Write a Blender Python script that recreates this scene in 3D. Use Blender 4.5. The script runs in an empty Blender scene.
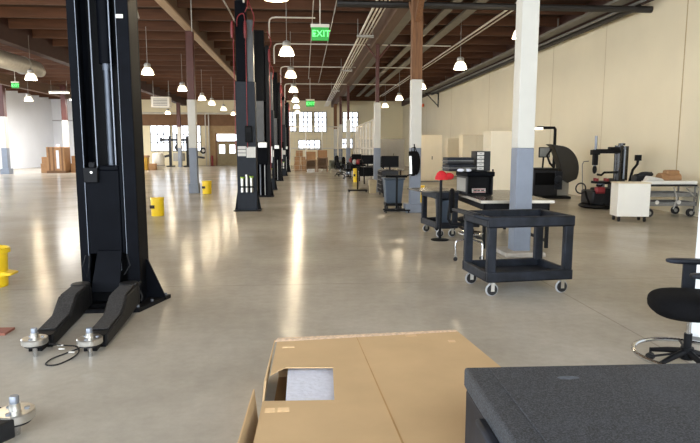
import bpy, bmesh, math, random
from mathutils import Vector, Matrix
random.seed(7)
R = math.radians
SC = bpy.context.scene
COL = SC.collection

# ------------------------------------------------------------------ materials
def lin(c):
    c = c / 255.0
    return c / 12.92 if c <= 0.04045 else ((c + 0.055) / 1.055) ** 2.4

def L3(rgb, k=1.0):
    return tuple(min(1.0, lin(v) * k) for v in rgb) + (1.0,)

MATS = {}
def mat(name, rgb, rough=0.5, metal=0.0, var=0.12, scale=6.0, bump=0.0, stretch=None, emit=None, estr=0.0, coat=0.0, spec=0.5):
    if name in MATS:
        return MATS[name]
    m = bpy.data.materials.new(name)
    m.use_nodes = True
    nt = m.node_tree
    b = nt.nodes['Principled BSDF']
    tc = nt.nodes.new('ShaderNodeTexCoord')
    mp = nt.nodes.new('ShaderNodeMapping')
    if stretch:
        mp.inputs['Scale'].default_value = stretch
    nz = nt.nodes.new('ShaderNodeTexNoise')
    nz.inputs['Scale'].default_value = scale
    nz.inputs['Detail'].default_value = 5
    cr = nt.nodes.new('ShaderNodeValToRGB')
    cr.color_ramp.elements[0].position = 0.3
    cr.color_ramp.elements[1].position = 0.7
    cr.color_ramp.elements[0].color = L3(rgb, 1 - var)
    cr.color_ramp.elements[1].color = L3(rgb, 1 + var)
    nt.links.new(tc.outputs['Object'], mp.inputs['Vector'])
    nt.links.new(mp.outputs['Vector'], nz.inputs['Vector'])
    nt.links.new(nz.outputs['Fac'], cr.inputs['Fac'])
    nt.links.new(cr.outputs['Color'], b.inputs['Base Color'])
    b.inputs['Roughness'].default_value = rough
    b.inputs['Metallic'].default_value = metal
    b.inputs['Specular IOR Level'].default_value = spec
    b.inputs['Coat Weight'].default_value = coat
    if bump:
        bp = nt.nodes.new('ShaderNodeBump')
        bp.inputs['Strength'].default_value = bump
        bp.inputs['Distance'].default_value = 0.01
        nt.links.new(nz.outputs['Fac'], bp.inputs['Height'])
        nt.links.new(bp.outputs['Normal'], b.inputs['Normal'])
    if emit:
        b.inputs['Emission Color'].default_value = L3(emit)
        b.inputs['Emission Strength'].default_value = estr
    MATS[name] = m
    return m

black_paint = mat('black_paint', (12, 14, 19), 0.5, 0.0, 0.25, 4, spec=0.04)
black_steel = mat('black_steel', (18, 19, 22), 0.55, 0.0, 0.25, 8, spec=0.15)
arm_black = mat('arm_black', (27, 28, 30), 0.55, 0.0, 0.35, 14, 0.2, spec=0.25)
grip_black = mat('grip_black', (50, 49, 49), 0.8, 0.0, 0.5, 60, 0.6)
chan_dark = mat('channel_dark', (10, 11, 13), 0.45, 0.0, 0.2, 6, spec=0.08)
lift_grey = mat('lift_grey', (34, 39, 47), 0.5, 0.0, 0.12, 5, spec=0.2)
cover_grey = mat('cover_grey', (72, 74, 77), 0.45, 0.0, 0.12, 5)
chrome = mat('chrome', (205, 207, 210), 0.18, 1.0, 0.05, 10)
alu = mat('machined_aluminium', (200, 198, 192), 0.3, 0.9, 0.08, 20)
rod_steel = mat('rod_steel', (132, 138, 148), 0.4, 0.6, 0.05, 8)
red_hose = mat('red_hose', (134, 34, 40), 0.45)
red_dull = mat('red_dull', (118, 34, 38), 0.5)
galv = mat('galvanised', (158, 155, 148), 0.45, 0.3, 0.1, 8)
conduit_m = mat('conduit_white', (210, 204, 192), 0.45, 0.1, 0.06, 5)
tray_m = mat('strip_grey', (112, 108, 100), 0.7, 0.0, 0.1, 3)
pipe_black = mat('pipe_black', (34, 31, 29), 0.5, 0.0, 0.1, 5)
white_paint = mat('white_paint', (198, 196, 188), 0.55, 0.0, 0.04, 3, 0.05)
grey_paint = mat('grey_paint', (120, 128, 142), 0.5, 0.0, 0.07, 4, 0.05)
plinth_m = mat('concrete_plinth', (165, 160, 152), 0.8, 0.0, 0.12, 9, 0.3)
wood_post = mat('wood_post', (112, 76, 47), 0.75, 0.0, 0.3, 7, 0.3, (4, 4, 0.35))
wood_joist = mat('wood_joist', (86, 53, 32), 0.8, 0.0, 0.22, 3, 0.2, (0.3, 4, 4))
wood_deck = mat('wood_deck', (52, 31, 18), 0.8, 0.0, 0.22, 2.0, 0.2, (3, 0.25, 1))
wood_girder = mat('wood_girder', (88, 64, 46), 0.75, 0.0, 0.2, 3, 0.2, (4, 0.3, 4))
brown_girder = mat('brown_girder', (58, 30, 23), 0.65, 0.0, 0.12, 3)
brown_steel = mat('brown_steel', (74, 28, 18), 0.5, 0.0, 0.12, 4)
brown_board = mat('brown_board', (116, 82, 52), 0.7, 0.0, 0.12, 3)
cream_wall = mat('cream_wall', (217, 207, 181), 0.5, 0.0, 0.05, 0.5, 0.04)
cream_far = mat('cream_far', (232, 220, 186), 0.7, 0.0, 0.04, 0.5)
pale_wall = mat('pale_wall', (232, 236, 244), 0.75, 0.0, 0.03, 0.6)
seam_m = mat('panel_seam', (176, 158, 122), 0.8)
cream_cab = mat('cream_cabinet', (222, 210, 184), 0.45, 0.0, 0.03, 2)
white_cab = mat('white_cabinet', (232, 230, 222), 0.4, 0.0, 0.02, 3)
bluewhite_cab = mat('cool_white_cabinet', (232, 236, 240), 0.4, 0.0, 0.02, 3)
grey_cab = mat('grey_cabinet', (150, 148, 142), 0.5, 0.0, 0.06, 3)
card = mat('cardboard', (202, 171, 128), 0.85, 0.0, 0.06, 3, 0.08)
card_dark = mat('cardboard_inside', (150, 116, 76), 0.9, 0.0, 0.1, 4)
card_far = mat('cardboard_brown', (160, 122, 86), 0.85, 0.0, 0.12, 3)
torn = mat('torn_paper', (226, 200, 172), 0.9, 0.0, 0.25, 40)
tape_m = mat('clear_tape', (214, 178, 128), 0.3, 0.0, 0.1, 30)
white_sheet = mat('white_sheet', (222, 226, 240), 0.7, 0.0, 0.06, 30, 0.4)
white_label = mat('white_label', (206, 204, 198), 0.5, 0.0, 0.05, 20)
yellow = mat('yellow_steel', (236, 200, 30), 0.4, 0.0, 0.06, 6)
dark_mark = mat('dark_mark', (40, 36, 28), 0.6)
plastic_black = mat('plastic_black', (26, 30, 38), 0.55, 0.0, 0.6, 7, 0.25, spec=0.25)
rubber_black = mat('rubber_black', (24, 24, 26), 0.7)
grey_rubber = mat('grey_rubber', (176, 176, 178), 0.6)
bin_blue = mat('bin_bluegrey', (66, 78, 92), 0.5, 0.0, 0.06, 5)
beige = mat('beige_plastic', (176, 160, 128), 0.6)
fabric_black = mat('fabric_black', (13, 13, 15), 0.95, 0.0, 0.3, 120, 0.4, spec=0.15)
screen_m = mat('screen_black', (10, 10, 12), 0.4, 0.0, 0.05, 3, spec=0.08)
screen_grey = mat('screen_grey', (128, 132, 132), 0.2)
bench_top = mat('bench_top', (70, 68, 66), 0.25, 0.0, 0.2, 5)
bench_edge = mat('bench_edge', (196, 190, 178), 0.3, 0.3)
olive_door = mat('olive_door', (126, 112, 76), 0.5)
mid_grey = mat('mid_grey', (120, 120, 118), 0.5, 0.2)
chest_black = mat('chest_black', (26, 27, 31), 0.45, spec=0.3)
orange = mat('orange_paint', (214, 96, 40), 0.5)
green_cap = mat('green_cap', (150, 190, 60), 0.5)
lamp_glow = mat('lamp_glow', (250, 244, 228), 0.3, 0, 0.01, 5, emit=(255, 236, 200), estr=1.6)
tube_glow = mat('tube_glow', (250, 248, 240), 0.3, 0, 0.01, 5, emit=(255, 244, 224), estr=4.0)
window_glow = mat('window_glow', (240, 244, 250), 0.2, 0, 0.01, 5, emit=(232, 241, 255), estr=2.2)
window_frame_m = mat('window_frame', (120, 118, 112), 0.5)
exit_face = mat('exit_face', (18, 90, 30), 0.4, emit=(20, 150, 45), estr=0.7)
exit_letter = mat('exit_letter', (90, 240, 110), 0.4, emit=(90, 255, 110), estr=1.8)
arm_lamp = mat('arm_lamp', (255, 246, 230), 0.4, emit=(255, 246, 230), estr=1.5)

# speckled lid of the case
def speckle():
    m = bpy.data.materials.new('speckled_lid'); m.use_nodes = True
    nt = m.node_tree; b = nt.nodes['Principled BSDF']
    tc = nt.nodes.new('ShaderNodeTexCoord')
    n1 = nt.nodes.new('ShaderNodeTexNoise'); n1.inputs['Scale'].default_value = 190; n1.inputs['Detail'].default_value = 3
    r1 = nt.nodes.new('ShaderNodeValToRGB')
    r1.color_ramp.elements[0].position = 0.40; r1.color_ramp.elements[1].position = 0.78
    r1.color_ramp.elements[0].color = L3((34, 36, 40)); r1.color_ramp.elements[1].color = L3((86, 91, 99))
    n2 = nt.nodes.new('ShaderNodeTexNoise'); n2.inputs['Scale'].default_value = 5; n2.inputs['Detail'].default_value = 6
    r2 = nt.nodes.new('ShaderNodeValToRGB')
    r2.color_ramp.elements[0].position = 0.52; r2.color_ramp.elements[1].position = 0.8
    r2.color_ramp.elements[0].color = (0, 0, 0, 1); r2.color_ramp.elements[1].color = (0.35, 0.35, 0.35, 1)
    mx = nt.nodes.new('ShaderNodeMix'); mx.data_type = 'RGBA'
    mx.inputs['B'].default_value = L3((74, 79, 88))
    bp = nt.nodes.new('ShaderNodeBump'); bp.inputs['Strength'].default_value = 0.5; bp.inputs['Distance'].default_value = 0.003
    for n in (n1, n2): nt.links.new(tc.outputs['Object'], n.inputs['Vector'])
    nt.links.new(n1.outputs['Fac'], r1.inputs['Fac']); nt.links.new(n2.outputs['Fac'], r2.inputs['Fac'])
    nt.links.new(r2.outputs['Color'], mx.inputs['Factor'])
    nt.links.new(r1.outputs['Color'], mx.inputs['A'])
    nt.links.new(mx.outputs['Result'], b.inputs['Base Color'])
    nt.links.new(n1.outputs['Fac'], bp.inputs['Height']); nt.links.new(bp.outputs['Normal'], b.inputs['Normal'])
    b.inputs['Roughness'].default_value = 0.7
    return m
lid_speckle = speckle()

def floor_material():
    m = bpy.data.materials.new('polished_concrete'); m.use_nodes = True
    nt = m.node_tree; b = nt.nodes['Principled BSDF']; lk = nt.links.new
    tc = nt.nodes.new('ShaderNodeTexCoord')
    def noise(s, d, ro=0.55):
        n = nt.nodes.new('ShaderNodeTexNoise'); n.inputs['Scale'].default_value = s; n.inputs['Detail'].default_value = d
        n.inputs['Roughness'].default_value = ro
        lk(tc.outputs['Object'], n.inputs['Vector']); return n
    n1 = noise(0.55, 7, 0.6)
    r1 = nt.nodes.new('ShaderNodeValToRGB')
    r1.color_ramp.elements[0].position = 0.3; r1.color_ramp.elements[1].position = 0.72
    r1.color_ramp.elements[0].color = L3((168, 161, 148)); r1.color_ramp.elements[1].color = L3((199, 192, 179))
    n2 = noise(9, 6, 0.7)
    mx = nt.nodes.new('ShaderNodeMix'); mx.data_type = 'RGBA'; mx.blend_type = 'MULTIPLY'
    mx.inputs['Factor'].default_value = 1.0
    lk(n1.outputs['Fac'], r1.inputs['Fac']); lk(r1.outputs['Color'], mx.inputs['A']); 
    r2 = nt.nodes.new('ShaderNodeValToRGB'); r2.color_ramp.elements[0].position = 0.3; r2.color_ramp.elements[1].position = 0.7
    r2.color_ramp.elements[0].color = (0.86, 0.86, 0.86, 1); r2.color_ramp.elements[1].color = (1, 1, 1, 1)
    lk(n2.outputs['Fac'], r2.inputs['Fac']); lk(r2.outputs['Color'], mx.inputs['B'])
    # pale scuffs
    n4 = noise(2.4, 8, 0.75); r4 = nt.nodes.new('ShaderNodeValToRGB')
    r4.color_ramp.elements[0].position = 0.66; r4.color_ramp.elements[1].position = 0.74
    r4.color_ramp.elements[0].color = (0, 0, 0, 1); r4.color_ramp.elements[1].color = (0.4, 0.4, 0.4, 1)
    lk(n4.outputs['Fac'], r4.inputs['Fac'])
    m4 = nt.nodes.new('ShaderNodeMix'); m4.data_type = 'RGBA'; m4.inputs['B'].default_value = L3((214, 208, 198))
    lk(r4.outputs['Color'], m4.inputs['Factor']); lk(mx.outputs['Result'], m4.inputs['A'])
    # saw-cut joints
    sp = nt.nodes.new('ShaderNodeSeparateXYZ'); lk(tc.outputs['Object'], sp.inputs[0])
    def joint(sock, period, off):
        a = nt.nodes.new('ShaderNodeMath'); a.operation = 'ADD'; a.inputs[1].default_value = off; lk(sock, a.inputs[0])
        p = nt.nodes.new('ShaderNodeMath'); p.operation = 'PINGPONG'; p.inputs[1].default_value = period / 2; lk(a.outputs[0], p.inputs[0])
        c = nt.nodes.new('ShaderNodeMath'); c.operation = 'LESS_THAN'; c.inputs[1].default_value = 0.008; lk(p.outputs[0], c.inputs[0])
        return c
    jx = joint(sp.outputs['X'], 40.0, -2.95); jy = joint(sp.outputs['Y'], 3.85, 0.75)
    jm = nt.nodes.new('ShaderNodeMath'); jm.operation = 'MAXIMUM'; lk(jx.outputs[0], jm.inputs[0]); lk(jy.outputs[0], jm.inputs[1])
    js = nt.nodes.new('ShaderNodeMath'); js.operation = 'MULTIPLY'; js.inputs[1].default_value = 0.32; lk(jm.outputs[0], js.inputs[0])
    m2 = nt.nodes.new('ShaderNodeMix'); m2.data_type = 'RGBA'; m2.inputs['B'].default_value = L3((92, 86, 78))
    lk(js.outputs[0], m2.inputs['Factor']); lk(m4.outputs['Result'], m2.inputs['A'])
    lk(m2.outputs['Result'], b.inputs['Base Color'])
    rr = nt.nodes.new('ShaderNodeMapRange'); rr.inputs['To Min'].default_value = 0.12; rr.inputs['To Max'].default_value = 0.22
    lk(n1.outputs['Fac'], rr.inputs['Value']); lk(rr.outputs['Result'], b.inputs['Roughness'])
    b.inputs['Specular IOR Level'].default_value = 0.022
    bp = nt.nodes.new('ShaderNodeBump'); bp.inputs['Strength'].default_value = 0.12; bp.inputs['Distance'].default_value = 0.02
    n3 = noise(5.0, 4); lk(n3.outputs['Fac'], bp.inputs['Height']); lk(bp.outputs['Normal'], b.inputs['Normal'])
    return m
floor_m = floor_material()

# ------------------------------------------------------------------ mesh builder
class MB:
    def __init__(s): s.bm = bmesh.new()
    def _add(s, verts, faces):
        vs = [s.bm.verts.new(v) for v in verts]
        for f in faces:
            try: s.bm.faces.new([vs[i] for i in f])
            except ValueError: pass
        return s
    def bx(s, x0, x1, y0, y1, z0, z1):
        v = [(x0,y0,z0),(x1,y0,z0),(x1,y1,z0),(x0,y1,z0),(x0,y0,z1),(x1,y0,z1),(x1,y1,z1),(x0,y1,z1)]
        return s._add(v, [(3,2,1,0),(4,5,6,7),(0,1,5,4),(1,2,6,5),(2,3,7,6),(3,0,4,7)])
    def hexa(s, bot, top):
        return s._add(list(bot)+list(top), [(3,2,1,0),(4,5,6,7),(0,1,5,4),(1,2,6,5),(2,3,7,6),(3,0,4,7)])
    def cyl(s, p0, p1, r0, r1=None, n=16):
        return s.tube([p0, p1], [r0, r0 if r1 is None else r1], n)
    def tube(s, pts, r, n=8, closed=False):
        pts = [Vector(p) for p in pts]
        k = len(pts)
        rs = r if isinstance(r, (list, tuple)) else [r]*k
        rings = []; ref = None
        for i, p in enumerate(pts):
            if closed: t = pts[(i+1) % k] - pts[i-1]
            elif i == 0: t = pts[1]-pts[0]
            elif i == k-1: t = pts[-1]-pts[-2]
            else: t = (pts[i+1]-p).normalized() + (p-pts[i-1]).normalized()
            if t.length < 1e-9: t = Vector((0,0,1))
            t.normalize()
            if ref is None:
                ref = Vector((0,0,1)) if abs(t.z) < 0.9 else Vector((1,0,0))
            a = (ref - t*ref.dot(t))
            if a.length < 1e-4: a = t.orthogonal()
            a.normalize(); b = t.cross(a); ref = a
            rings.append([s.bm.verts.new(p + (a*math.cos(2*math.pi*j/n)+b*math.sin(2*math.pi*j/n))*rs[i]) for j in range(n)])
        m = k if closed else k-1
        for i in range(m):
            A, B = rings[i], rings[(i+1) % k]
            for j in range(n):
                s.bm.faces.new((A[j], A[(j+1)%n], B[(j+1)%n], B[j]))
        if not closed:
            s.bm.faces.new(rings[0][::-1]); s.bm.faces.new(rings[-1])
        return s
    def lathe(s, prof, c=(0,0,0), n=24, mx=None):
        rings = []
        for r, z in prof:
            if r < 1e-5:
                v = Vector((0,0,z)); v = mx @ v if mx else v
                rings.append([s.bm.verts.new(v+Vector(c))])
            else:
                row = []
                for j in range(n):
                    v = Vector((r*math.cos(2*math.pi*j/n), r*math.sin(2*math.pi*j/n), z)); v = mx @ v if mx else v
                    row.append(s.bm.verts.new(v+Vector(c)))
                rings.append(row)
        for A, B in zip(rings, rings[1:]):
            for j in range(n):
                q = (j+1) % n
                if len(A) == 1 and len(B) == 1: continue
                if len(A) == 1: s.bm.faces.new((A[0], B[q], B[j]))
                elif len(B) == 1: s.bm.faces.new((A[j], A[q], B[0]))
                else: s.bm.faces.new((A[j], A[q], B[q], B[j]))
        return s
    def prism(s, poly, axis, a, b):
        def P(u, v, w):
            return {'x': (w,u,v), 'y': (u,w,v), 'z': (u,v,w)}[axis]
        n = len(poly)
        vs = [P(u,v,a) for u,v in poly] + [P(u,v,b) for u,v in poly]
        return s._add(vs, [tuple(range(n))[::-1], tuple(range(n,2*n))] + [(i,(i+1)%n,n+(i+1)%n,n+i) for i in range(n)])
    def ell(s, c, r, n=20, m=12, p=1.0):
        """superellipsoid: p<1 gives a cushion with rounded corners"""
        def sg(v, e): return math.copysign(abs(v)**e, v)
        prof = []
        rings = []
        for i in range(m+1):
            t = -math.pi/2 + math.pi*i/m
            if i in (0, m):
                rings.append([s.bm.verts.new((c[0], c[1], c[2]+r[2]*math.copysign(1, t)))]); continue
            row = []
            for j in range(n):
                f = 2*math.pi*j/n
                row.append(s.bm.verts.new((c[0]+r[0]*sg(math.cos(t),p)*sg(math.cos(f),p), c[1]+r[1]*sg(math.cos(t),p)*sg(math.sin(f),p), c[2]+r[2]*sg(math.sin(t),p))))
            rings.append(row)
        for A, B in zip(rings, rings[1:]):
            for j in range(n):
                q = (j+1) % n
                if len(A) == 1: s.bm.faces.new((A[0], B[q], B[j]))
                elif len(B) == 1: s.bm.faces.new((A[j], A[q], B[0]))
                else: s.bm.faces.new((A[j], A[q], B[q], B[j]))
        return s
    def xf(s, mx):
        bmesh.ops.transform(s.bm, matrix=mx, verts=s.bm.verts); return s
    def build(s, name, m, parent=None, bevel=0.0, loc=None, smooth=True):
        bmesh.ops.recalc_face_normals(s.bm, faces=s.bm.faces)
        me = bpy.data.meshes.new(name); s.bm.to_mesh(me); s.bm.free()
        if smooth:
            for p in me.polygons: p.use_smooth = True
            me.set_sharp_from_angle(angle=R(35))
        me.materials.append(m)
        o = bpy.data.objects.new(name, me); COL.objects.link(o)
        if parent is not None: o.parent = parent
        if loc: o.location = loc
        if bevel:
            b = o.modifiers.new('edge', 'BEVEL'); b.width = bevel; b.segments = 2; b.limit_method = 'ANGLE'; b.angle_limit = R(40)
        return o

def tag(o, label=None, cat=None, group=None, kind=None):
    if label: o['label'] = label
    if cat: o['category'] = cat
    if group: o['group'] = group
    if kind: o['kind'] = kind
    return o
def thing(name, label, cat, loc=(0,0,0), rz=0.0, group=None):
    o = bpy.data.objects.new(name, None); COL.objects.link(o)
    o.location = loc; o.rotation_euler = (0,0,rz); o.empty_display_size = 0.1
    return tag(o, label, cat, group)
def dup(root, loc, rz=None, label=None, group=None):
    r = root.copy(); COL.objects.link(r); r.location = loc
    if rz is not None: r.rotation_euler = (0,0,rz)
    if label: r['label'] = label
    if group: r['group'] = group
    for ch in list(root.children):
        c = ch.copy(); COL.objects.link(c); c.parent = r
        for g in list(ch.children):
            d = g.copy(); COL.objects.link(d); d.parent = c
    return r
def struct(name, mb, m, bevel=0, parent=None):
    o = mb.build(name, m, parent, bevel)
    if parent is None: o['kind'] = 'structure'
    return o
def text_part(name, body, m, parent, size, loc, rot, depth=0.003):
    cu = bpy.data.curves.new(name, 'FONT'); cu.body = body; cu.size = size; cu.extrude = depth
    cu.align_x = 'CENTER'; cu.align_y = 'CENTER'
    t = bpy.data.objects.new(name, cu); COL.objects.link(t)
    bpy.context.view_layer.update()
    me = bpy.data.meshes.new_from_object(t.evaluated_get(bpy.context.evaluated_depsgraph_get()))
    COL.objects.unlink(t); bpy.data.objects.remove(t)
    me.materials.clear(); me.materials.append(m)
    o = bpy.data.objects.new(name, me); COL.objects.link(o); o.parent = parent
    o.location = loc; o.rotation_euler = rot
    return o
def smooth(pts, k=6):
    P_ = [Vector(p) for p in pts]; out = []
    for i in range(len(P_)-1):
        a, b, c, d = P_[max(i-1, 0)], P_[i], P_[i+1], P_[min(i+2, len(P_)-1)]
        for j in range(k):
            t = j/k
            out.append(0.5*((2*b)+(c-a)*t+(2*a-5*b+4*c-d)*t*t+(3*b-a-3*c+d)*t**3))
    return out+[P_[-1]]
def arc(c, r, a0, a1, n, plane='xy'):
    out = []
    for i in range(n+1):
        a = R(a0+(a1-a0)*i/n); u, v = r*math.cos(a), r*math.sin(a)
        out.append((c[0]+u, c[1]+v, c[2]) if plane == 'xy' else ((c[0]+u, c[1], c[2]+v) if plane == 'xz' else (c[0], c[1]+u, c[2]+v)))
    return out

# ------------------------------------------------------------------ the building
XL, XR, YB, YF, ZD = -23.0, 9.5, -4.0, 56.0, 6.4
struct('floor', MB().bx(XL-0.2, XR+0.2, YB, YF+0.3, -0.2, 0.0), floor_m)
wr = struct('wall_right', MB().bx(XR, XR+0.2, YB, YF, 0, ZD), cream_wall)
for y, hw in ((10.3, 0.02), (14.2, 0.02), (18.1, 0.006), (22.0, 0.012), (29.7, 0.012), (37.4, 0.012), (45, 0.012)):
    MB().bx(XR-0.004, XR+0.01, y-hw, y+hw, 0.0, 5.68).build('panel_seam', seam_m, wr)
struct('wall_left', MB().bx(XL-0.2, XL, 40.0, YF, 0, ZD), pale_wall)
struct('wall_back', MB().bx(-15.4, XR+0.2, YF, YF+0.2, 0, ZD), cream_far)
struct('wall_back_left', MB().bx(XL-0.2, -15.4, YF, YF+0.2, 0, ZD), pale_wall)
struct('trim_8', MB().bx(XL, -15.4, YF-0.04, YF, 4.1, 4.2), mat('pale_trim', (170, 172, 178), 0.7))
ceil = struct('ceiling', MB().bx(XL-0.2, XR+0.2, YB, YF, ZD, ZD+0.1), wood_deck)
y = -3.4
while y < YF-0.5:
    MB().bx(XL, XR, y-0.05, y+0.05, 6.06, ZD).build('joist', wood_joist, ceil)
    y += 1.9
# girders on the column rows, ledger at the right wall
struct('trim_1', MB().bx(-4.15, -3.93, YB, YF, 5.86, 6.38), wood_girder)
MB().bx(-4.18, -3.9, YB, YF, 5.8, 5.86).build('girder_flange', mat('timber_lit_below', (158, 134, 108), 0.7, 0, 0.15, 3, 0.1, (4, 0.3, 4)), bpy.data.objects['trim_1'])['label'] = 'timber bottom flange, light from below in its colour'  # light caught from below is put into the flange colour
struct('trim_2', MB().bx(-11.28, -10.87, YB, YF, 5.55, 6.38), brown_girder)
struct('trim_3', MB().bx(2.62, 2.94, YB, YF, 5.46, 6.06), wood_girder)
struct('trim_4', MB().bx(XR-0.14, XR, YB, YF, 5.62, 6.38), brown_girder)
struct('trim_5', MB().bx(-18.0, -17.7, YB, YF, 5.4, 6.06), wood_girder)
# brown fascia band over the far left wall
struct('trim_6', MB().bx(-15.4, -5.2, YF-0.12, YF, 3.72, 4.75), brown_board)
struct('trim_7', MB().bx(-8.9, -5.2, YF-0.08, YF, 0, 3.72), mat('tan_board', (158, 130, 92), 0.7))

# windows in the far wall
def window(n, x0, x1, z0, z1, nx, nz, y=YF, fm=window_frame_m):
    pane = MB().bx(x0, x1, y-0.06, y-0.02, z0, z1)
    w = pane.build('window_%d' % n, window_glow); w['kind'] = 'structure'
    f = MB(); t = 0.07
    f.bx(x0-t, x0, y-0.1, y, z0-t, z1+t).bx(x1, x1+t, y-0.1, y, z0-t, z1+t).bx(x0-t, x1+t, y-0.1, y, z0-t, z0).bx(x0-t, x1+t, y-0.1, y, z1, z1+t)
    for i in range(1, nx):
        x = x0+(x1-x0)*i/nx; f.bx(x-0.045, x+0.045, y-0.09, y-0.01, z0, z1)
    for i in range(1, nz):
        z = z0+(z1-z0)*i/nz; f.bx(x0, x1, y-0.09, y-0.01, z-0.045, z+0.045)
    f.build('window_frame', fm, w)
window(1, -1.35, -0.75, 3.25, 5.0, 2, 4)
window(2, -0.4, 0.75, 3.2, 5.0, 3, 4)
window(3, 1.05, 2.1, 3.2, 5.0, 3, 4)
window(4, 3.75, 5.1, 3.2, 5.0, 3, 4)
window(5, -0.5, 1.5, 1.55, 2.35, 4, 2)
window(6, 3.4, 4.6, 1.6, 2.5, 3, 2)
window(7, -14.2, -12.5, 1.4, 3.7, 3, 3)
window(8, -12.2, -10.8, 1.4, 3.7, 3, 3)
window(9, -10.5, -9.7, 1.4, 3.7, 2, 3)
w10 = MB().bx(XL+0.02, XL+0.06, 42.6, 45.2, 1.6, 4.2).build('window_10', window_glow); w10['kind'] = 'structure'
f = MB()
for yy in (42.55, 43.9, 45.2): f.bx(XL, XL+0.1, yy-0.04, yy+0.04, 1.55, 4.25)
for zz in (1.58, 2.9, 4.22): f.bx(XL, XL+0.1, 42.5, 45.25, zz-0.04, zz+0.04)
f.build('window_frame', window_frame_m, w10)
# far double door with transom
d = MB().bx(-8.15, -6.25, YF-0.16, YF-0.08, 0, 2.15).build('door_1', olive_door); d['kind'] = 'structure'
for x0 in (-8.15, -7.2):
    MB().bx(x0+0.2, x0+0.72, YF-0.19, YF-0.15, 1.15, 1.95).build('door_window', window_glow, d)
    MB().bx(x0+0.02, x0+0.93, YF-0.18, YF-0.16, 0.05, 0.95).build('door_panel', olive_door, d, 0.01)
MB().bx(-8.25, -6.15, YF-0.18, YF-0.08, 2.15, 2.3).bx(-8.3, -8.15, YF-0.18, YF-0.08, 0, 3.0).bx(-6.25, -6.1, YF-0.18, YF-0.08, 0, 3.0).build('door_frame', brown_board, d)
MB().bx(-8.15, -6.25, YF-0.14, YF-0.09, 2.3, 2.95).build('transom', window_glow, d)

# columns ------------------------------------------------------------
def column(name, label, x, y, w, ztop, zw, upper, uw=None, zg=1.65, plinth=None):
    t = thing(name, label, 'column', (x, y, 0))
    h = w/2; u = (uw or w)/2
    MB().bx(-h, h, -h, h, 0.0, zg).build('grey_paint_band', grey_paint, t, 0.012)['label'] = 'grey painted lower band'
    MB().bx(-h, h, -h, h, zg, zw).build('white_paint_band', white_paint, t, 0.012)['label'] = 'white painted middle band'
    if upper: MB().bx(-u, u, -u, u, zw, ztop).build('upper_shaft', upper, t, 0.012)
    if plinth:
        p = plinth[0]/2
        MB().bx(-p, p, -p, p, 0, plinth[1]).build('plinth', grey_paint if plinth[1] > 0.2 else plinth_m, t, 0.015)
    return t
column('timber_column', 'big square column, white over grey, right behind the black utility cart', 3.35, 8.75, 0.265, 6.06, 3.86, wood_post, plinth=(0.62, 0.07))
c = column('timber_column', 'white and grey column with bare timber top beside the grey wheeled bin', 2.85, 14.85, 0.265, 5.46, 3.36, wood_post, plinth=(0.5, 0.22))
for s in (-1, 1):
    MB().hexa([(-0.07, s*0.132, 4.75), (0.07, s*0.132, 4.75), (0.07, s*0.132, 4.95), (-0.07, s*0.132, 4.95)],
              [(-0.07, s*0.9, 5.46), (0.07, s*0.9, 5.46), (0.07, s*0.72, 5.46), (-0.07, s*0.72, 5.46)]).build('knee_brace', wood_post, c)
c = column('steel_column', 'white and grey column with thin red-brown top beside the overhead conduit bundle', 2.76, 22.0, 0.24, 5.46, 3.34, brown_steel, 0.13)
for s in (-1, 1):
    MB().tube([(0, 0, 4.9), (s*0.45, 0, 5.46)], 0.035, 8).build('knee_brace', brown_steel, c)
column('steel_column', 'third of the slim columns beyond the timber-topped column, white paint, brown top', 2.76, 36.5, 0.26, 5.46, 3.4, brown_steel, 0.16)
column('steel_column', 'second slim brown-topped column from the far wall in the right row', 2.76, 44.0, 0.26, 5.46, 3.4, brown_steel, 0.18)
column('timber_column', 'slim timber-topped column nearest the far wall behind the fence', 2.76, 51.5, 0.28, 5.46, 3.3, wood_post)
column('steel_column', 'dark red-topped column with grey plinth standing by a yellow can', -4.04, 21.8, 0.28, 5.78, 3.38, brown_steel, 0.26, plinth=(0.36, 0.36))
column('timber_column', 'timber-topped column mostly hidden behind the big black lift post', -4.0, 13.0, 0.3, 5.78, 3.35, wood_post)
column('steel_column', 'dark red column in front of the far bright window', -10.8, 52.0, 0.3, 5.55, 3.46, brown_steel)
column('steel_column', 'dark red-topped column behind the wrapped pallet', -16.9, 43.2, 0.32, 6.06, 3.6, brown_steel)
column('steel_column', 'dark red-topped column with grey foot at the left edge by the pale wall', -18.95, 38.8, 0.36, 6.06, 3.62, brown_steel, plinth=(0.55, 0.35))

# pendant lamps -------------------------------------------------------
def bell():
    prof_o = [(0.225, 0.0), (0.222, 0.03), (0.207, 0.10), (0.178, 0.17), (0.13, 0.23), (0.10, 0.255)]
    prof_i = [(0.10, 0.245), (0.125, 0.22), (0.17, 0.16), (0.20, 0.09), (0.217, 0.02), (0.225, 0.0)]
    return MB().lathe(prof_o+prof_i, n=28)
ZL = 4.35
lamp0 = None
def lamp(x, y, label, rowname, hidden=False):
    global lamp0
    if lamp0 is None:
        lamp0 = thing('pendant_lamp', label, 'lamp', (x, y, ZL), 0, 'warm bell pendants under the timber ceiling')
        bell().build('lamp_shade', lamp_glow, lamp0)
        MB().lathe([(0, 0.24), (0.105, 0.24), (0.12, 0.27), (0.12, 0.36), (0.09, 0.40), (0.03, 0.42), (0, 0.42)], n=20).build('lamp_housing', galv, lamp0)
        MB().cyl((0, 0, 0.42), (0, 0, 1.71), 0.008, n=6).build('hanging_rod', galv, lamp0)
    else:
        dup(lamp0, (x, y, ZL), 0, label)
    ld = bpy.data.lights.new('lamp_light', 'POINT'); ld.energy = LAMP_E; ld.color = (1.0, 0.83, 0.58); ld.shadow_soft_size = 0.24
    lo = bpy.data.objects.new('lamp_light', ld); COL.objects.link(lo); lo.location = (x, y, ZL-0.05)
LAMP_E = 80
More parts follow.
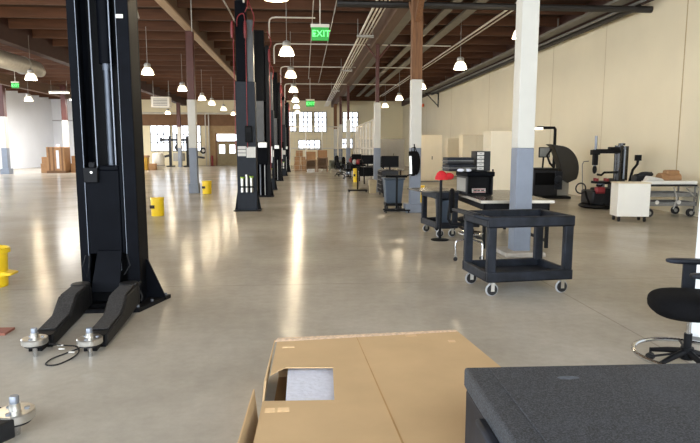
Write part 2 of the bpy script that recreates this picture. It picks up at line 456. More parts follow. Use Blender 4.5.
ordn = ['nearest', 'second', 'third', 'fourth', 'fifth', 'sixth', 'seventh', 'eighth']
for i, yy in enumerate((11.1, 17.6, 22.95, 28.9, 34.9, 40.4, 46.4)):
    lamp(-0.48, yy, 'glowing bell pendant, %s in the centre row beside the black lift posts' % ordn[i], 'c')
for i, yy in enumerate((14.45, 20.15, 26.9, 33.1, 38.9)):
    lamp(5.4, yy, 'glowing bell pendant, %s in the row along the cream wall' % ordn[i], 'r')
for i, yy in enumerate((22.5, 28.7, 34.1, 37.6, 43.0, 49.0)):
    lamp(-5.74, yy, 'glowing bell pendant, %s in the row left of the red-topped column' % ordn[i], 'l')
lamp(-10.83, 24.6, 'large glowing bell pendant hanging below the silver duct at upper left', 'f')
lamp(-10.83, 48.1, 'small glowing bell pendant under the brown fascia left of the red-topped column', 'f')
lamp(-15.8, 35.4, 'small glowing bell pendant at upper left below the larger one', 'f')
# lamps of the same rows that hang above the near part of the hall (out of frame but lighting it)
for x, yy in ((5.4, 8.6), (-0.48, 5.6), (-5.74, 10.6), (-5.74, 16.5), (-10.83, 12.5), (-10.83, 18.6), (-10.83, 36.4), (-15.8, 23.5), (-15.8, 29.5)):
    ld = bpy.data.lights.new('lamp_light', 'POINT'); ld.energy = LAMP_E; ld.color = (1.0, 0.83, 0.58); ld.shadow_soft_size = 0.24
    lo = bpy.data.objects.new('lamp_light', ld); COL.objects.link(lo); lo.location = (x, yy, ZL-0.02)
# fluorescent battens far left
b0 = None
for x, yy, s in ((-16.1, 40.5, 'left'), (-14.5, 44.5, 'right'), (-17.0, 46.2, 'lower left'), (-16.3, 48.6, 'lower right')):
    lab = 'white ceiling tube light at upper left, the %s one of four' % s
    if b0 is None:
        b0 = thing('tube_light', lab, 'lamp', (x, yy, 5.3), 0, 'tube lights at far left')
        MB().bx(-0.65, 0.65, -0.1, 0.1, 0.0, 0.08).build('housing', white_paint, b0)
        MB().cyl((-0.62, 0, -0.03), (0.62, 0, -0.03), 0.05, n=10).build('tube', tube_glow, b0)
        MB().cyl((-0.5, 0, 0.08), (-0.5, 0, 0.76), 0.01, n=6).cyl((0.5, 0, 0.08), (0.5, 0, 0.76), 0.01, n=6).build('hanger', galv, b0)
    else: dup(b0, (x, yy, 5.3), 0, lab)
    ld = bpy.data.lights.new('tube_lamp', 'AREA'); ld.shape = 'RECTANGLE'; ld.size = 1.2; ld.size_y = 0.12; ld.energy = 330; ld.color = (1.0, 0.96, 0.9)
    lo = bpy.data.objects.new('tube_lamp', ld); COL.objects.link(lo); lo.location = (x, yy, 5.2)

# exit signs ----------------------------------------------------------
def exit_sign(x, y, z, label, k=1.0):
    t = thing('exit_sign', label, 'sign', (x, y, z))
    w, h = 0.3*k, 0.2*k
    MB().bx(-w*0.78, w*0.78, -0.03, 0.03, h*0.6, h*1.0).build('canopy_box', conduit_m, t, 0.008)
    MB().bx(-w*0.72, w*0.72, -0.022, 0.022, -h, h*0.6).build('sign_panel', exit_face, t, 0.004)
    text_part('lettering', 'EXIT', exit_letter, t, 0.225*k, (0.025*k, -0.026, -h*0.2), (R(90), 0, 0))
    MB().prism([(-0.17*k, -h*0.2), (-0.13*k, 0.0), (-0.13*k, -h*0.45)], 'y', -0.03, -0.023).build('arrow', exit_letter, t)
    MB().cyl((0, 0, h), (0, 0, 6.07-z), 0.014, n=8).build('stem', conduit_m, t)
exit_sign(0.43, 15.0, 4.52, 'large hanging green EXIT sign at the top centre')
exit_sign(0.42, 37.7, 4.5, 'small distant green EXIT sign hanging in the centre aisle', 1.2)
exit_sign(-14.2, 30.5, 4.75, 'small green EXIT sign at upper left beside the bell lamp', 0.8)

# ------------------------------------------------------------------ overhead pipes
def pipe(name, label, pts, r, m, cat='pipe', group=None):
    return tag(MB().tube(pts, r, 10).build(name, m), label, cat, group)
for i, (x, z, r, s) in enumerate(((1.98, 5.56, 0.035, 'leftmost'), (2.10, 5.56, 0.028, 'second from left'), (2.21, 5.56, 0.028, 'third from left'), (2.32, 5.57, 0.02, 'rightmost'))):
    pipe('conduit', 'white overhead conduit running down the aisle, %s of the bundle of four' % s, [(x, 12, z), (x, 55.8, z)], r, conduit_m, 'conduit', 'conduit bundle over the aisle')
for yy in (20.6, 29.6, 40):
    lab = {20.6: 'nearest', 29.6: 'middle', 40: 'farthest'}[yy]
    tag(MB().bx(1.86, 2.44, yy-0.06, yy+0.06, 5.44, 5.52).bx(1.88, 1.9, yy-0.02, yy+0.02, 5.52, 6.06).bx(2.4, 2.42, yy-0.02, yy+0.02, 5.52, 6.06).build('conduit_hanger', galv), '%s grey bracket under the bundle of four white conduits' % lab, 'bracket')
pipe('conduit', 'pale conduit pair nearer the right wall, upper left of two', [(6.5, 13, 6.023), (6.5, 50, 6.023)], 0.035, conduit_m, 'conduit')
pipe('conduit', 'pale conduit pair nearer the right wall, lower right of two', [(6.72, 13, 6.033), (6.72, 50, 6.033)], 0.025, conduit_m, 'conduit')
# grey cable strips under joists
for x, w, lab in ((3.46, 0.42, 'wide grey ceiling strip beside the bundle of conduits'), (4.6, 0.27, 'narrow grey ceiling strip, left of two between timber column and lamps'), (5.34, 0.33, 'grey ceiling strip, right of two between timber column and lamps')):
    tag(MB().bx(x-w/2, x+w/2, 8, 50, 5.99, 6.055).build('ceiling_strip', tray_m), lab, 'ceiling strip')
tag(MB().bx(8.55, 8.95, 8, 50, 5.62, 5.7).bx(8.74, 8.76, 20, 20.04, 5.7, 6.06).bx(8.74, 8.76, 36, 36.04, 5.7, 6.06).build('cable_tray', tray_m), 'long grey tray under the ceiling beside the right wall', 'cable tray')
pipe('wall_pipe', 'thick dark pipe along the top of the right wall', [(9.22, 15.9, 5.5), (9.22, 42, 5.5)], 0.085, pipe_black)
pipe('wall_pipe', 'thin grey pipe along the top of the right wall left of the thick dark one', [(8.98, 15.2, 5.52), (8.98, 42, 5.52)], 0.04, mid_grey)
pipe('sprinkler_main', 'thick black pipe crossing the ceiling near the top edge to the right wall', [(0.9, 15.75, 5.4), (9.5, 15.75, 5.4)], 0.09, pipe_black)
pipe('valve_pipe', 'orange pipe stub at the far end of the wall pipes', [(9.36, 46, 5.0), (9.36, 48.5, 5.0)], 0.14, orange)
t = thing('wall_bracket', 'black angled bracket on the right wall under the pipes', 'bracket', (9.5, 41, 4.5))
MB().bx(-0.08, 0, -0.04, 0.04, 0, 1.0).build('upright', pipe_black, t)
MB().tube([(-0.05, 0, 0.1), (-0.9, 0, 0.95)], 0.04, 8).build('brace', pipe_black, t)
MB().bx(-1.0, 0, -0.04, 0.04, 0.92, 1.0).build('top_arm', pipe_black, t)
# cross conduits feeding the lifts
for yy, x1, z, lab, zt in ((20.2, 0.42, 5.98, 'nearest', 5.3), (23.3, 5.85, 5.66, 'second', 4.9), (29.7, 5.85, 5.66, 'third', 4.7), (36.0, 5.85, 5.5, 'farthest', 4.5)):
    z2 = min(z, 6.03)
    pipe('cross_conduit', 'white conduit crossing the aisle ceiling from the lift row, %s of four' % lab,
         [(-1.12, yy, zt), (-1.12, yy, z2-0.18), (-1.1, yy, z2-0.08), (-1.03, yy, z2-0.02), (-0.9, yy, z2), (x1, yy, z2)], 0.026, conduit_m, 'conduit', 'cross conduits over the aisle')
for x, y0, y1, lab in ((0.33, 18, 38, 'left of two'), (1.03, 17, 40, 'right of two')):
    pipe('sprinkler_pipe', 'thin grey sprinkler pipe running over the centre aisle, %s' % lab, [(x, y0, 6.04), (x, y1, 6.04)], 0.018, galv)
pipe('sprinkler_pipe', 'thin grey pipe ending in mid air under the left ceiling beams', [(-5.2, 9, 6.03), (-5.2, 19.3, 6.03), (-5.2, 19.6, 5.75)], 0.025, galv)
pipe('sprinkler_pipe', 'thin pipe with drop hanging above the first lift post', [(-2.8, 15.0, 6.03), (-3.3, 18.2, 6.03), (-3.3, 18.2, 5.1)], 0.016, galv)
pipe('sprinkler_pipe', 'thin grey pipe slanting beside the timber girder above the lift row', [(-2.35, 15.6, 6.03), (-2.35, 21.5, 6.03)], 0.025, galv)
# duct and unit heater, left
t = thing('air_duct', 'round silver air duct under the dark girder at upper left', 'duct', (-11.75, 27.2, 5.1))
MB().cyl((0, -9, 0), (0, 0, 0), 0.34, n=24).build('duct_body', galv, t)
MB().cyl((0, 0, 0), (0, 0.5, -0.08), 0.34, 0.22, n=24).build('duct_end', galv, t)
MB().tube(arc((0, -1.2, 0), 0.36, 0, 360, 24, 'xz')[:-1], 0.02, 6, True).build('duct_hoop', galv, t)
MB().cyl((0, -3, 0.33), (0, -3, 0.96), 0.012, n=6).build('hanger', galv, t)
t = thing('unit_heater', 'pale boxy unit heater hanging at the left behind the black lift post', 'heater', (-9.4, 40, 4.3))
MB().bx(-0.6, 0.6, -0.3, 0.3, 0, 0.7).build('casing', conduit_m, t, 0.02)
for i in range(5): MB().bx(-0.45, 0.45, -0.33, -0.3, 0.12+i*0.1, 0.17+i*0.1).build('louvre', mid_grey, t)
MB().cyl((-0.5, 0, 0.7), (-0.5, 0, 1.76), 0.015, n=6).cyl((0.5, 0, 0.7), (0.5, 0, 1.76), 0.015, n=6).build('hanger', galv, t)
pipe('header_pipe', 'long white pipe running across the far left wall over the fascia', [(-15.8, 55.925, 4.86), (-5.0, 55.925, 4.86)], 0.075, conduit_m)
for x in (-9.15, -8.85):
    pipe('riser_pipe', '%s pale vertical pipe beside the brown doorway surround' % ('left' if x < -9 else 'right'), [(x, 55.7, 0), (x, 55.7, 4.8)], 0.06, conduit_m)

# ------------------------------------------------------------------ lift posts
def gusset(mb, x, y0, y1, s, h=0.62, w=0.3):
    mb.hexa([(x, y0, 0.02), (x+s*w, y0, 0.02), (x+s*w, y1, 0.02), (x, y1, 0.02)], [(x, y0, h), (x+s*0.02, y0, h), (x+s*0.02, y1, h), (x, y1, h)])

# the big one near the camera, open side to the viewer
P = thing('lift_post', 'tall black lift post nearest the camera with two arms on the floor', 'vehicle lift', (-2.005, 6.24, 0))
P.scale = (0.92, 0.92, 0.92)
H = 5.3
m = MB()
m.bx(-0.32, 0.32, 0.16, 0.19, 0, H)                                   # web
m.bx(-0.32, -0.295, -0.17, 0.16, 0, H).bx(0.295, 0.32, -0.17, 0.16, 0, H)   # sides
m.build('post_channel', black_paint, P, 0.006)
m = MB().bx(-0.32, -0.225, -0.19, -0.17, 0, H).bx(-0.24, -0.225, -0.17, -0.11, 0, H)
m.build('left_flange', black_paint, P, 0.004)
m = MB().bx(0.185, 0.32, -0.19, -0.17, 0, H).bx(0.185, 0.2, -0.17, -0.11, 0, H)
m.build('right_flange', black_paint, P, 0.004)
MB().bx(-0.231, -0.225, -0.194, -0.189, 0.6, H).bx(0.184, 0.189, -0.194, -0.189, 0.6, H).build('slide_track', mat('track_steel', (120, 128, 140), 0.5, 0.3), P)
MB().bx(-0.22, 0.19, 0.10, 0.155, 0, H).build('inner_channel', chan_dark, P)
MB().cyl((-0.13, -0.06, 0.4), (-0.13, -0.06, H), 0.008, n=8).build('lift_cable', rod_steel, P)
MB().cyl((0.075, -0.06, 0.4), (0.075, -0.06, H), 0.008, n=8).build('lift_cable', rod_steel, P)
cy = MB().cyl((0.0, 0.02, 0.6), (0.0, 0.02, 2.65), 0.034, n=20).cyl((0, 0.02, 2.65), (0, 0.02, 2.72), 0.045, n=20).build('hydraulic_cylinder', mat('cylinder_steel', (92, 98, 108), 0.45, 0.5), P)
MB().cyl((0.0, 0.02, 2.72), (0.0, 0.02, 3.6), 0.075, n=20).build('ram', black_paint, cy)
MB().bx(-0.215, 0.14, -0.2, 0.04, 0.62, 1.55).bx(0.14, 0.175, -0.185, 0.04, 0.62, 1.62).bx(-0.06, 0.14, -0.2, 0.0, 1.55, 1.6).build('carriage', black_paint, P, 0.01)
lt = MB().bx(-0.215, -0.07, -0.25, -0.2, 1.42, 1.58).bx(-0.16, -0.1, -0.24, -0.2, 1.58, 1.64).build('safety_latch', black_steel, P, 0.006)
MB().cyl((-0.13, -0.262, 1.53), (-0.13, -0.25, 1.53), 0.013, n=10).build('latch_bolt', alu, lt)
MB().hexa([(-0.17, -0.36, 0.22), (0.14, -0.36, 0.22), (0.14, -0.34, 0.22), (-0.17, -0.34, 0.22)], [(-0.12, -0.225, 0.66), (0.14, -0.225, 0.66), (0.14, -0.205, 0.66), (-0.12, -0.205, 0.66)])  .build('guard_plate', black_paint, P, 0.004)
m = MB().bx(-0.3, 0.3, -0.33, -0.17, 0.24, 0.28).bx(-0.3, 0.3, -0.36, -0.17, 0.05, 0.09).bx(-0.28, 0.28, -0.26, -0.17, 0.09, 0.24)
m.build('arm_yoke', chan_dark, P, 0.006)
m = MB().hexa([(-0.42, -0.42, 0), (0.36, -0.42, 0), (0.56, 0.2, 0), (-0.42, 0.24, 0)], [(-0.42, -0.42, 0.045), (0.36, -0.42, 0.045), (0.56, 0.2, 0.045), (-0.42, 0.24, 0.045)])
m.build('base_plate', black_steel, P, 0.003)
m = MB(); gusset(m, 0.32, 0.06, 0.09, 1, 0.5, 0.22); m.build('gusset', black_paint, P)
m = MB(); gusset(m, -0.32, 0.06, 0.09, -1, 0.5, 0.12); m.build('gusset', black_paint, P)
for px_, py_ in ((0.42, -0.12), (0.51, 0.17), (-0.37, -0.2), (0.33, -0.36)):
    MB().cyl((px_, py_, 0.02), (px_, py_, 0.07), 0.016, n=8).build('anchor_bolt', rod_steel, P)
MB().bx(0.19, 0.265, -0.1945, -0.19, 3.17, 3.21).build('warning_label', white_label, P)
MB().tube([(-0.22, -0.3, 0.62), (-0.26, -0.3, 0.5), (-0.22, -0.3, 0.38), (-0.19, -0.3, 0.5), (-0.18, -0.3, 0.62)], 0.008, 6).build('latch_cable', black_steel, P)
MB().tube([(0.2, -0.24, 0.62), (0.24, -0.28, 0.5), (0.18, -0.3, 0.4)], 0.007, 6).build('latch_cable', black_steel, P)

def lift_pad(parent, p, name='lift_pad', low=0.0):
    """round machined pad on a threaded stem"""
    x, y_, z = p
    MB().lathe([(0, 0.062), (0.03, 0.062), (0.032, 0.02), (0.1, 0.018), (0.106, 0.012), (0.106, -0.028), (0.1, -0.034), (0, -0.034)], p, 28).build(name, alu, parent)
    MB().lathe([(0, 0.105), (0.022, 0.105), (0.026, 0.098), (0.026, 0.06), (0, 0.06)], p, 20).build('pad_spigot', rod_steel, parent)
    for k in range(3):
        a = k*2.1+0.4
        MB().cyl((x+0.062*math.cos(a), y_+0.062*math.sin(a), z+0.018), (x+0.062*math.cos(a), y_+0.062*math.sin(a), z+0.026), 0.016, n=10).build('pad_screw', rod_steel, parent)
    MB().lathe([(0, -0.034), (0.083, -0.034), (0.083, -0.052), (0.05, -0.058), (0, -0.058)], p, 24).build('pad_seat', rubber_black, parent)
    MB().cyl((x, y_, z-0.058), (x, y_, low), 0.024, 0.02, n=16).build('pad_stem', chrome, parent)

def lift_arm(parent, a, b, w0=0.19, w1=0.17):
    """a: pivot end (x,y), b: pad end; local coordinates"""
    ax, ay = a; bx_, by = b
    dx, dy = bx_-ax, by-ay; Ln = math.hypot(dx, dy); ux, uy = dx/Ln, dy/Ln
    ang = math.atan2(uy, ux)
    M = Matrix.Translation((ax, ay, 0)) @ Matrix.Rotation(ang, 4, 'Z')
    end = Ln-0.17
    h0, h1 = w0/2, w1/2
    side = [(-0.08, 0.1), (0.35, 0.06), (end, 0.03), (end, 0.135), (end*0.55, 0.165), (0.42, 0.30), (0.0, 0.315), (-0.08, 0.27)]
    body = MB().prism(side, 'y', -h0, h0).xf(M).build('lift_arm', arm_black, parent, 0.012)
    top = [(-0.02, 0.318), (0.40, 0.305), (end*0.55, 0.172), (end-0.12, 0.146), (end-0.12, 0.158), (end*0.55, 0.186), (0.41, 0.322), (-0.02, 0.333)]
    MB().prism(top, 'y', -h0*0.78, h0*0.78).xf(M).build('grip_cover', grip_black, body, 0.006)
    MB().lathe([(0, 0.34), (0.09, 0.34), (0.1, 0.33), (0.1, 0.09), (0, 0.09)], (0.0, 0, 0), 24).xf(M).build('pivot', arm_black, body)
    m_ = MB().bx(end, end+0.02, -h1, h1, 0.03, 0.05).bx(end, end+0.02, -h1, h1, 0.118, 0.138).bx(end, end+0.02, -h1, -h1+0.02, 0.03, 0.138).bx(end, end+0.02, h1-0.02, h1, 0.03, 0.138)
    m_.xf(M).build('tube_end', black_steel, body)
    MB().bx(end-0.4, Ln, -0.055, 0.055, 0.045, 0.09).xf(M).build('inner_tube', chan_dark, body)
    lift_pad(body, (bx_, by, 0.15))
    return body
lift_arm(P, (-0.25, -0.42), (-0.158, -1.739))
lift_arm(P, (0.26, -0.42), (0.315, -1.772))
MB().tube([(0.36, -0.34, 0.12)] + [(0.36+0.02*math.sin(i), -0.36-0.0*i, 0.12+0.03*i) for i in range(8)] + [(0.35, -0.5, 0.34)], 0.01, 6).build('arm_cable', rubber_black, P)

# third pad, from the opposite post that stands left of the frame
t = thing('floor_lift', 'cut-off lift arm with silver pad at the lower left corner', 'vehicle lift', (-1.68, 3.33, 0))
lift_pad(t, (0, 0, 0.13))
M = Matrix.Rotation(R(238), 4, 'Z')
MB().bx(0.06, 1.1, -0.09, 0.09, 0.03, 0.14).xf(M).build('arm_tube', arm_black, t, 0.01)
MB().bx(0.2, 1.1, -0.08, 0.08, 0.14, 0.16).xf(M).build('arm_top', beige, t, 0.004)
MB().tube(smooth([(-0.02, -0.03, 0.1), (-0.1, 0.06, 0.13), (-0.22, 0.03, 0.17), (-0.34, -0.08, 0.15)]), 0.006, 6).build('sensor_cable', rubber_black, t)
# loose cable between the pads
c = MB().tube(smooth([(-2.06, 4.66, 0.1), (-1.98, 4.72, 0.06), (-1.9, 4.8, 0.02), (-1.84, 4.7, 0.008), (-1.84, 4.55, 0.008), (-1.9, 4.42, 0.008), (-1.985, 4.43, 0.008), (-1.99, 4.55, 0.008), (-1.92, 4.68, 0.01), (-1.84, 4.75, 0.03), (-1.8, 4.78, 0.08)]), 0.006, 6).build('cable', rubber_black)
tag(c, 'thin black cable looped on the floor between the two silver pads', 'cable')
for p in ((-1.99, 4.72, 0.06), (-1.955, 4.66, 0.05), (-1.88, 4.66, 0.02)):
    MB().bx(p[0]-0.022, p[0]+0.022, p[1]-0.008, p[1]+0.008, p[2]-0.004, p[2]+0.006).build('cable_tag', white_label, c)

# posts further down the aisle -----------------------------------------
def post_back(label, loc, wk=0.74):
    t = thing('lift_post', label, 'vehicle lift', loc); t.scale = (wk, 1, 1)
    Z = 5.35
    MB().bx(-0.34, 0.34, -0.17, -0.13, 0, 3.35).bx(-0.34, -0.3, -0.13, 0.17, 0, 3.35).bx(0.3, 0.34, -0.13, 0.17, 0, 3.35).build('post_channel', lift_grey, t, 0.008)
    MB().bx(-0.3, 0.08, -0.15, 0.15, 3.35, Z).bx(-0.27, 0.03, -0.17, -0.15, 3.36, Z-0.4).build('post_extension', black_paint, t, 0.01)
    MB().bx(0.08, 0.3, -0.12, 0.15, 3.35, 4.9).build('side_extension', cover_grey, t, 0.01)
    MB().bx(-0.28, -0.05, -0.06, 0.06, Z, Z+0.18).build('top_cap', black_steel, t, 0.02)
    MB().bx(-0.48, 0.48, -0.3, 0.25, 0, 0.025).build('base_plate', black_steel, t)
    for s in (-1, 1):
        m = MB(); gusset(m, s*0.34, -0.05, -0.02, s, 0.5, 0.13); m.build('gusset', black_steel, t)
    cb = MB().bx(-0.02, 0.22, -0.3, -0.17, 1.8, 2.22).build('control_box', chan_dark, t, 0.012)
    MB().bx(0.02, 0.18, -0.31, -0.3, 2.05, 2.17).build('control_panel', black_steel, cb)
    for i, zz in enumerate((1.62, 1.53, 1.44)):
        MB().bx(-0.3, -0.02, -0.176, -0.17, zz, zz+0.075).build('instruction_label', white_label, t)
    MB().bx(0.0, 0.32, -0.176, -0.17, 1.4, 1.68).build('instruction_label', white_label, t)
    MB().bx(-0.24, 0.24, -0.29, -0.17, 0.62, 0.66).build('adapter_tray', black_steel, t)
    for i, (x, h) in enumerate(((-0.16, 0.2), (0.0, 0.3), (0.16, 0.22))):
        a = MB().cyl((x, -0.23, 0.5), (x, -0.23, 0.66+h), 0.055, n=14).build('height_adapter', alu, t)
        if i != 1: MB().cyl((x, -0.23, 0.66+h), (x, -0.23, 0.7+h), 0.075, n=14).build('adapter_cap', green_cap, a)
    MB().tube(smooth([(-0.36, -0.19, 1.6), (-0.36, -0.19, 4.3), (-0.34, -0.22, 4.7)]), 0.014, 8).build('red_hose', red_hose, t)
    MB().tube(smooth([(0.05, -0.2, 1.65), (0.06, -0.2, 4.4), (0.06, -0.22, 4.75)]), 0.014, 8).build('red_hose', red_hose, t)
    for x in (-0.38, 0.06):
        MB().lathe([(0, -0.22), (0.04, -0.2), (0.055, -0.1), (0.058, 0.05), (0.042, 0.2), (0, 0.24)], (x, -0.26, 4.62), 16).build('hose_damper', red_dull, t)
    MB().tube(smooth([(0.06, -0.26, 4.85), (0.02, -0.26, 5.0), (-0.1, -0.26, 5.0), (-0.2, -0.26, 4.9), (-0.22, -0.26, 4.7)]), 0.015, 8).build('red_hose', red_hose, t)
    MB().tube(smooth([(0.06, -0.25, 5.05), (0.14, -0.25, 5.2), (0.16, -0.25, 5.4), (0.06, -0.25, 5.62), (0.05, -0.25, 5.72)]), 0.015, 8).build('red_hose', red_hose, t)
    MB().tube(smooth([(0.3, -0.2, 4.6), (0.36, -0.2, 4.95), (0.22, -0.22, 5.25), (0.16, -0.22, 5.5), (0.17, -0.22, 5.72)]), 0.015, 8).build('red_hose', red_hose, t)
    MB().tube([(0.02, -0.16, 5.3), (0.02, -0.16, 5.8)], 0.035, 8).build('supply_conduit', conduit_m, t)
    return t
pb = post_back('dark grey lift post with three silver height adapters on its lower front', (-1.5, 15.6, 0))
def post_front(label, loc, zc, ztop):
    t = thing('lift_post', label, 'vehicle lift', loc, 0, None)
    MB().bx(-0.3, 0.3, 0.13, 0.17, 0, ztop-0.5).bx(-0.34, -0.3, -0.17, 0.17, 0, ztop-0.5).bx(0.3, 0.34, -0.17, 0.17, 0, ztop-0.5).build('post_channel', black_paint, t, 0.008)
    MB().bx(-0.34, -0.2, -0.19, -0.17, 0, ztop-0.5).bx(0.2, 0.34, -0.19, -0.17, 0, ztop-0.5).build('flange', black_steel, t)
    MB().bx(-0.26, 0.16, -0.12, 0.14, zc, ztop).build('post_extension', chan_dark, t, 0.01)
    MB().bx(-0.3, 0.12, -0.24, -0.05, 1.85, zc).build('carriage_cover', cover_grey, t, 0.012)
    MB().bx(-0.18, 0.24, -0.3, -0.05, 1.1, 1.72).build('carriage', black_paint, t, 0.012)
    MB().bx(-0.12, 0.22, -0.34, -0.2, 1.66, 1.84).build('arm_lock', alu, t, 0.01)
    MB().cyl((-0.08, -0.05, 0.05), (-0.08, -0.05, 1.1), 0.035, n=12).build('hydraulic_cylinder', rod_steel, t)
    MB().cyl((0.1, -0.05, 0.05), (0.1, -0.05, 1.1), 0.02, n=10).build('lift_cable', alu, t)
    MB().bx(-0.5, 0.46, -0.25, 0.3, 0, 0.025).build('base_plate', black_steel, t)
    for s in (-1, 1):
        m = MB(); gusset(m, s*0.34, -0.05, -0.02, s, 0.5, 0.11); m.build('gusset', black_steel, t)
    a = MB().bx(-0.42, -0.24, -0.42, 0.1, 1.5, 1.68).build('folded_arm', alu, t, 0.01)
    MB().tube(smooth([(0.36, -0.2, 0.9), (0.37, -0.2, ztop-1.1), (0.34, -0.22, ztop-0.9)]), 0.015, 8).build('red_hose', red_hose, t)
    MB().lathe([(0, -0.22), (0.04, -0.2), (0.055, -0.1), (0.058, 0.05), (0.042, 0.2), (0, 0.24)], (0.37, -0.24, ztop-0.85), 14).build('hose_damper', red_dull, t)
    MB().tube(smooth([(0.37, -0.24, ztop-0.6), (0.45, -0.24, ztop-0.45), (0.4, -0.22, ztop-0.25), (0.3, -0.2, ztop-0.05)]), 0.015, 8).build('red_hose', red_hose, t)
    MB().bx(0.34, 0.42, -0.16, 0.04, 1.15, 1.7).build('side_bracket', alu, t, 0.01)
    return t
pf = post_front('black lift post with grey carriage cover right behind the post with silver adapters', (-1.42, 20.0, 0), 3.2, 5.5)
pf.scale = (0.84, 1, 1)
def repeat(src, loc, label, zk):
    r = dup(src, loc, 0, label); r.scale = (src.scale[0], 1, zk); return r
repeat(pb, (-1.42, 23.3, 0), 'dark lift post, third in the row down the aisle', 0.93)
repeat(pf, (-1.42, 29.5, 0), 'black lift post with grey carriage cover, fourth in the row down the aisle', 0.97)
repeat(pb, (-1.33, 34.9, 0), 'dark lift post, second from the far end of the row', 0.9)
repeat(pf, (-1.3, 40.6, 0), 'black lift post with grey carriage cover at the far end of the row', 0.95)

# ------------------------------------------------------------------ yellow cans
def can(label, loc, r=0.165, h=0.45, rz=0.0):
    t = thing('waste_can', label, 'waste can', loc, rz)
    MB().lathe([(0, 0), (r*0.92, 0), (r*0.95, 0.02), (r*0.97, h-0.05), (r*1.03, h-0.045), (r*1.03, h-0.015), (r*0.97, h), (0, h+0.01)], n=28).build('can_body', yellow, t)
    MB().lathe([(r*0.99, h*0.36), (r*1.0, h*0.36), (r*1.0, h*0.4), (r*0.99, h*0.4)], n=28).build('band', yellow, t)
    MB().bx(-r*0.9, -r*0.2, -r*1.0, -r*0.93, h*0.42, h*0.6).build('can_label', dark_mark, t)
    MB().bx(-0.05, 0.05, r*0.95, r+0.08, 0.0, 0.03).bx(-0.02, 0.02, r*0.95, r+0.05, 0.03, h).build('pedal_bracket', black_steel, t)
    return t
can('yellow waste can beside the black lift post, nearer of the two left cans', (-3.6, 14.5, 0), 0.16, 0.45)
can('yellow waste can at the foot of the red-topped column', (-3.53, 21.4, 0), 0.17, 0.47)
can('yellow can standing behind the grey and timber column by the wheeled cart', (3.19, 15.9, 0), 0.14, 0.62)
can('small yellow can far down the aisle beside the desks', (2.5, 28.2, 0), 0.13, 0.66)
t = thing('mop_bucket', 'yellow bucket with pouring lip at the left edge', 'bucket', (-3.74, 7.15, 0))
MB().lathe([(0, 0), (0.15, 0), (0.155, 0.02), (0.17, 0.4), (0.2, 0.41), (0.2, 0.46), (0.185, 0.47), (0.17, 0.46), (0.15, 0.05), (0, 0.05)], n=32).build('bucket_body', yellow, t)
MB().prism([(0.1, 0.12), (0.25, 0.14), (0.27, 0.17), (0.1, 0.2)], 'y', -0.1, 0.08).build('foot_ledge', yellow, t, 0.015)
MB().bx(0.0, 0.14, -0.165, -0.14, 0.28, 0.31).bx(0.06, 0.1, -0.16, -0.14, 0.16, 0.22).build('bucket_marking', dark_mark, t)
tag(MB().bx(-2.95, -2.66, 5.2, 5.38, 0.0, 0.02).build('cardboard_scrap', mat('scrap_red', (150, 96, 80), 0.9)), 'small reddish-brown cardboard scrap at the left edge on the floor', 'scrap')

# ------------------------------------------------------------------ foreground carton
t = thing('cardboard_carton', 'big flat cardboard carton with a cut hole in the foreground', 'box', (0, 0, 0))
zt = 0.3
poly = [(-0.2, 4.05), (-0.215, 3.36), (-0.13, 3.475), (0.165, 3.455), (0.15, 2.985), (-0.235, 3.0), (-0.25, 2.42), (1.32, 2.42), (1.12, 4.13)]
MB().prism(poly, 'z', zt-0.006, zt).build('top_panel', card, t)
MB().hexa([(-0.2, 4.04, 0.01), (1.12, 4.12, 0.01), (1.12, 4.13, 0.01), (-0.2, 4.05, 0.01)], [(-0.2, 4.04, zt-0.006), (1.12, 4.12, zt-0.006), (1.12, 4.13, zt-0.006), (-0.2, 4.05, zt-0.006)]).build('back_panel', card, t)
MB().hexa([(1.31, 2.42, 0.01), (1.32, 2.42, 0.01), (1.12, 4.12, 0.01), (1.11, 4.12, 0.01)], [(1.31, 2.42, zt-0.006), (1.32, 2.42, zt-0.006), (1.12, 4.12, zt-0.006), (1.11, 4.12, zt-0.006)]).build('side_panel', card, t)
MB().bx(-0.24, 1.31, 2.42, 2.428, 0.01, zt-0.006).build('front_panel', card, t)
MB().prism([(-0.24, 2.42), (1.31, 2.42), (1.11, 4.12), (-0.2, 4.04)], 'z', 0.002, 0.01).build('bottom_panel', card_dark, t)
MB().hexa([(-0.30, 3.98, 0.01), (-0.292, 3.98, 0.01), (-0.262, 3.05, 0.01), (-0.27, 3.05, 0.01)], [(-0.225, 4.05, 0.285), (-0.217, 4.05, 0.285), (-0.235, 3.3, 0.29), (-0.243, 3.3, 0.29)]).build('side_flap', card, t)
MB().hexa([(-0.25, 2.42, 0.02), (-0.244, 2.42, 0.02), (-0.244, 3.0, 0.02), (-0.25, 3.0, 0.02)], [(-0.325, 2.42, 0.30), (-0.318, 2.42, 0.30), (-0.285, 3.08, 0.335), (-0.292, 3.08, 0.335)]).build('side_flap', card, t)
MB().hexa([(-0.22, 3.96, zt), (1.13, 4.09, zt), (1.12, 4.13, zt), (-0.2, 4.05, zt)], [(-0.19, 4.0, zt+0.003), (1.1, 4.1, zt+0.003), (1.1, 4.125, zt+0.003), (-0.19, 4.042, zt+0.003)]).build('torn_edge', torn, t)
for x0, x1, y0, y1 in ((0.72, 0.8, 4.0, 4.045), (-0.16, -0.08, 3.83, 3.86), (-0.215, -0.165, 2.86, 2.91), (-0.15, -0.09, 2.86, 2.91), (1.0, 1.05, 3.86, 3.9)):
    MB().bx(x0, x1, y0, y1, zt, zt+0.0015).build('tape_strip', tape_m, t)
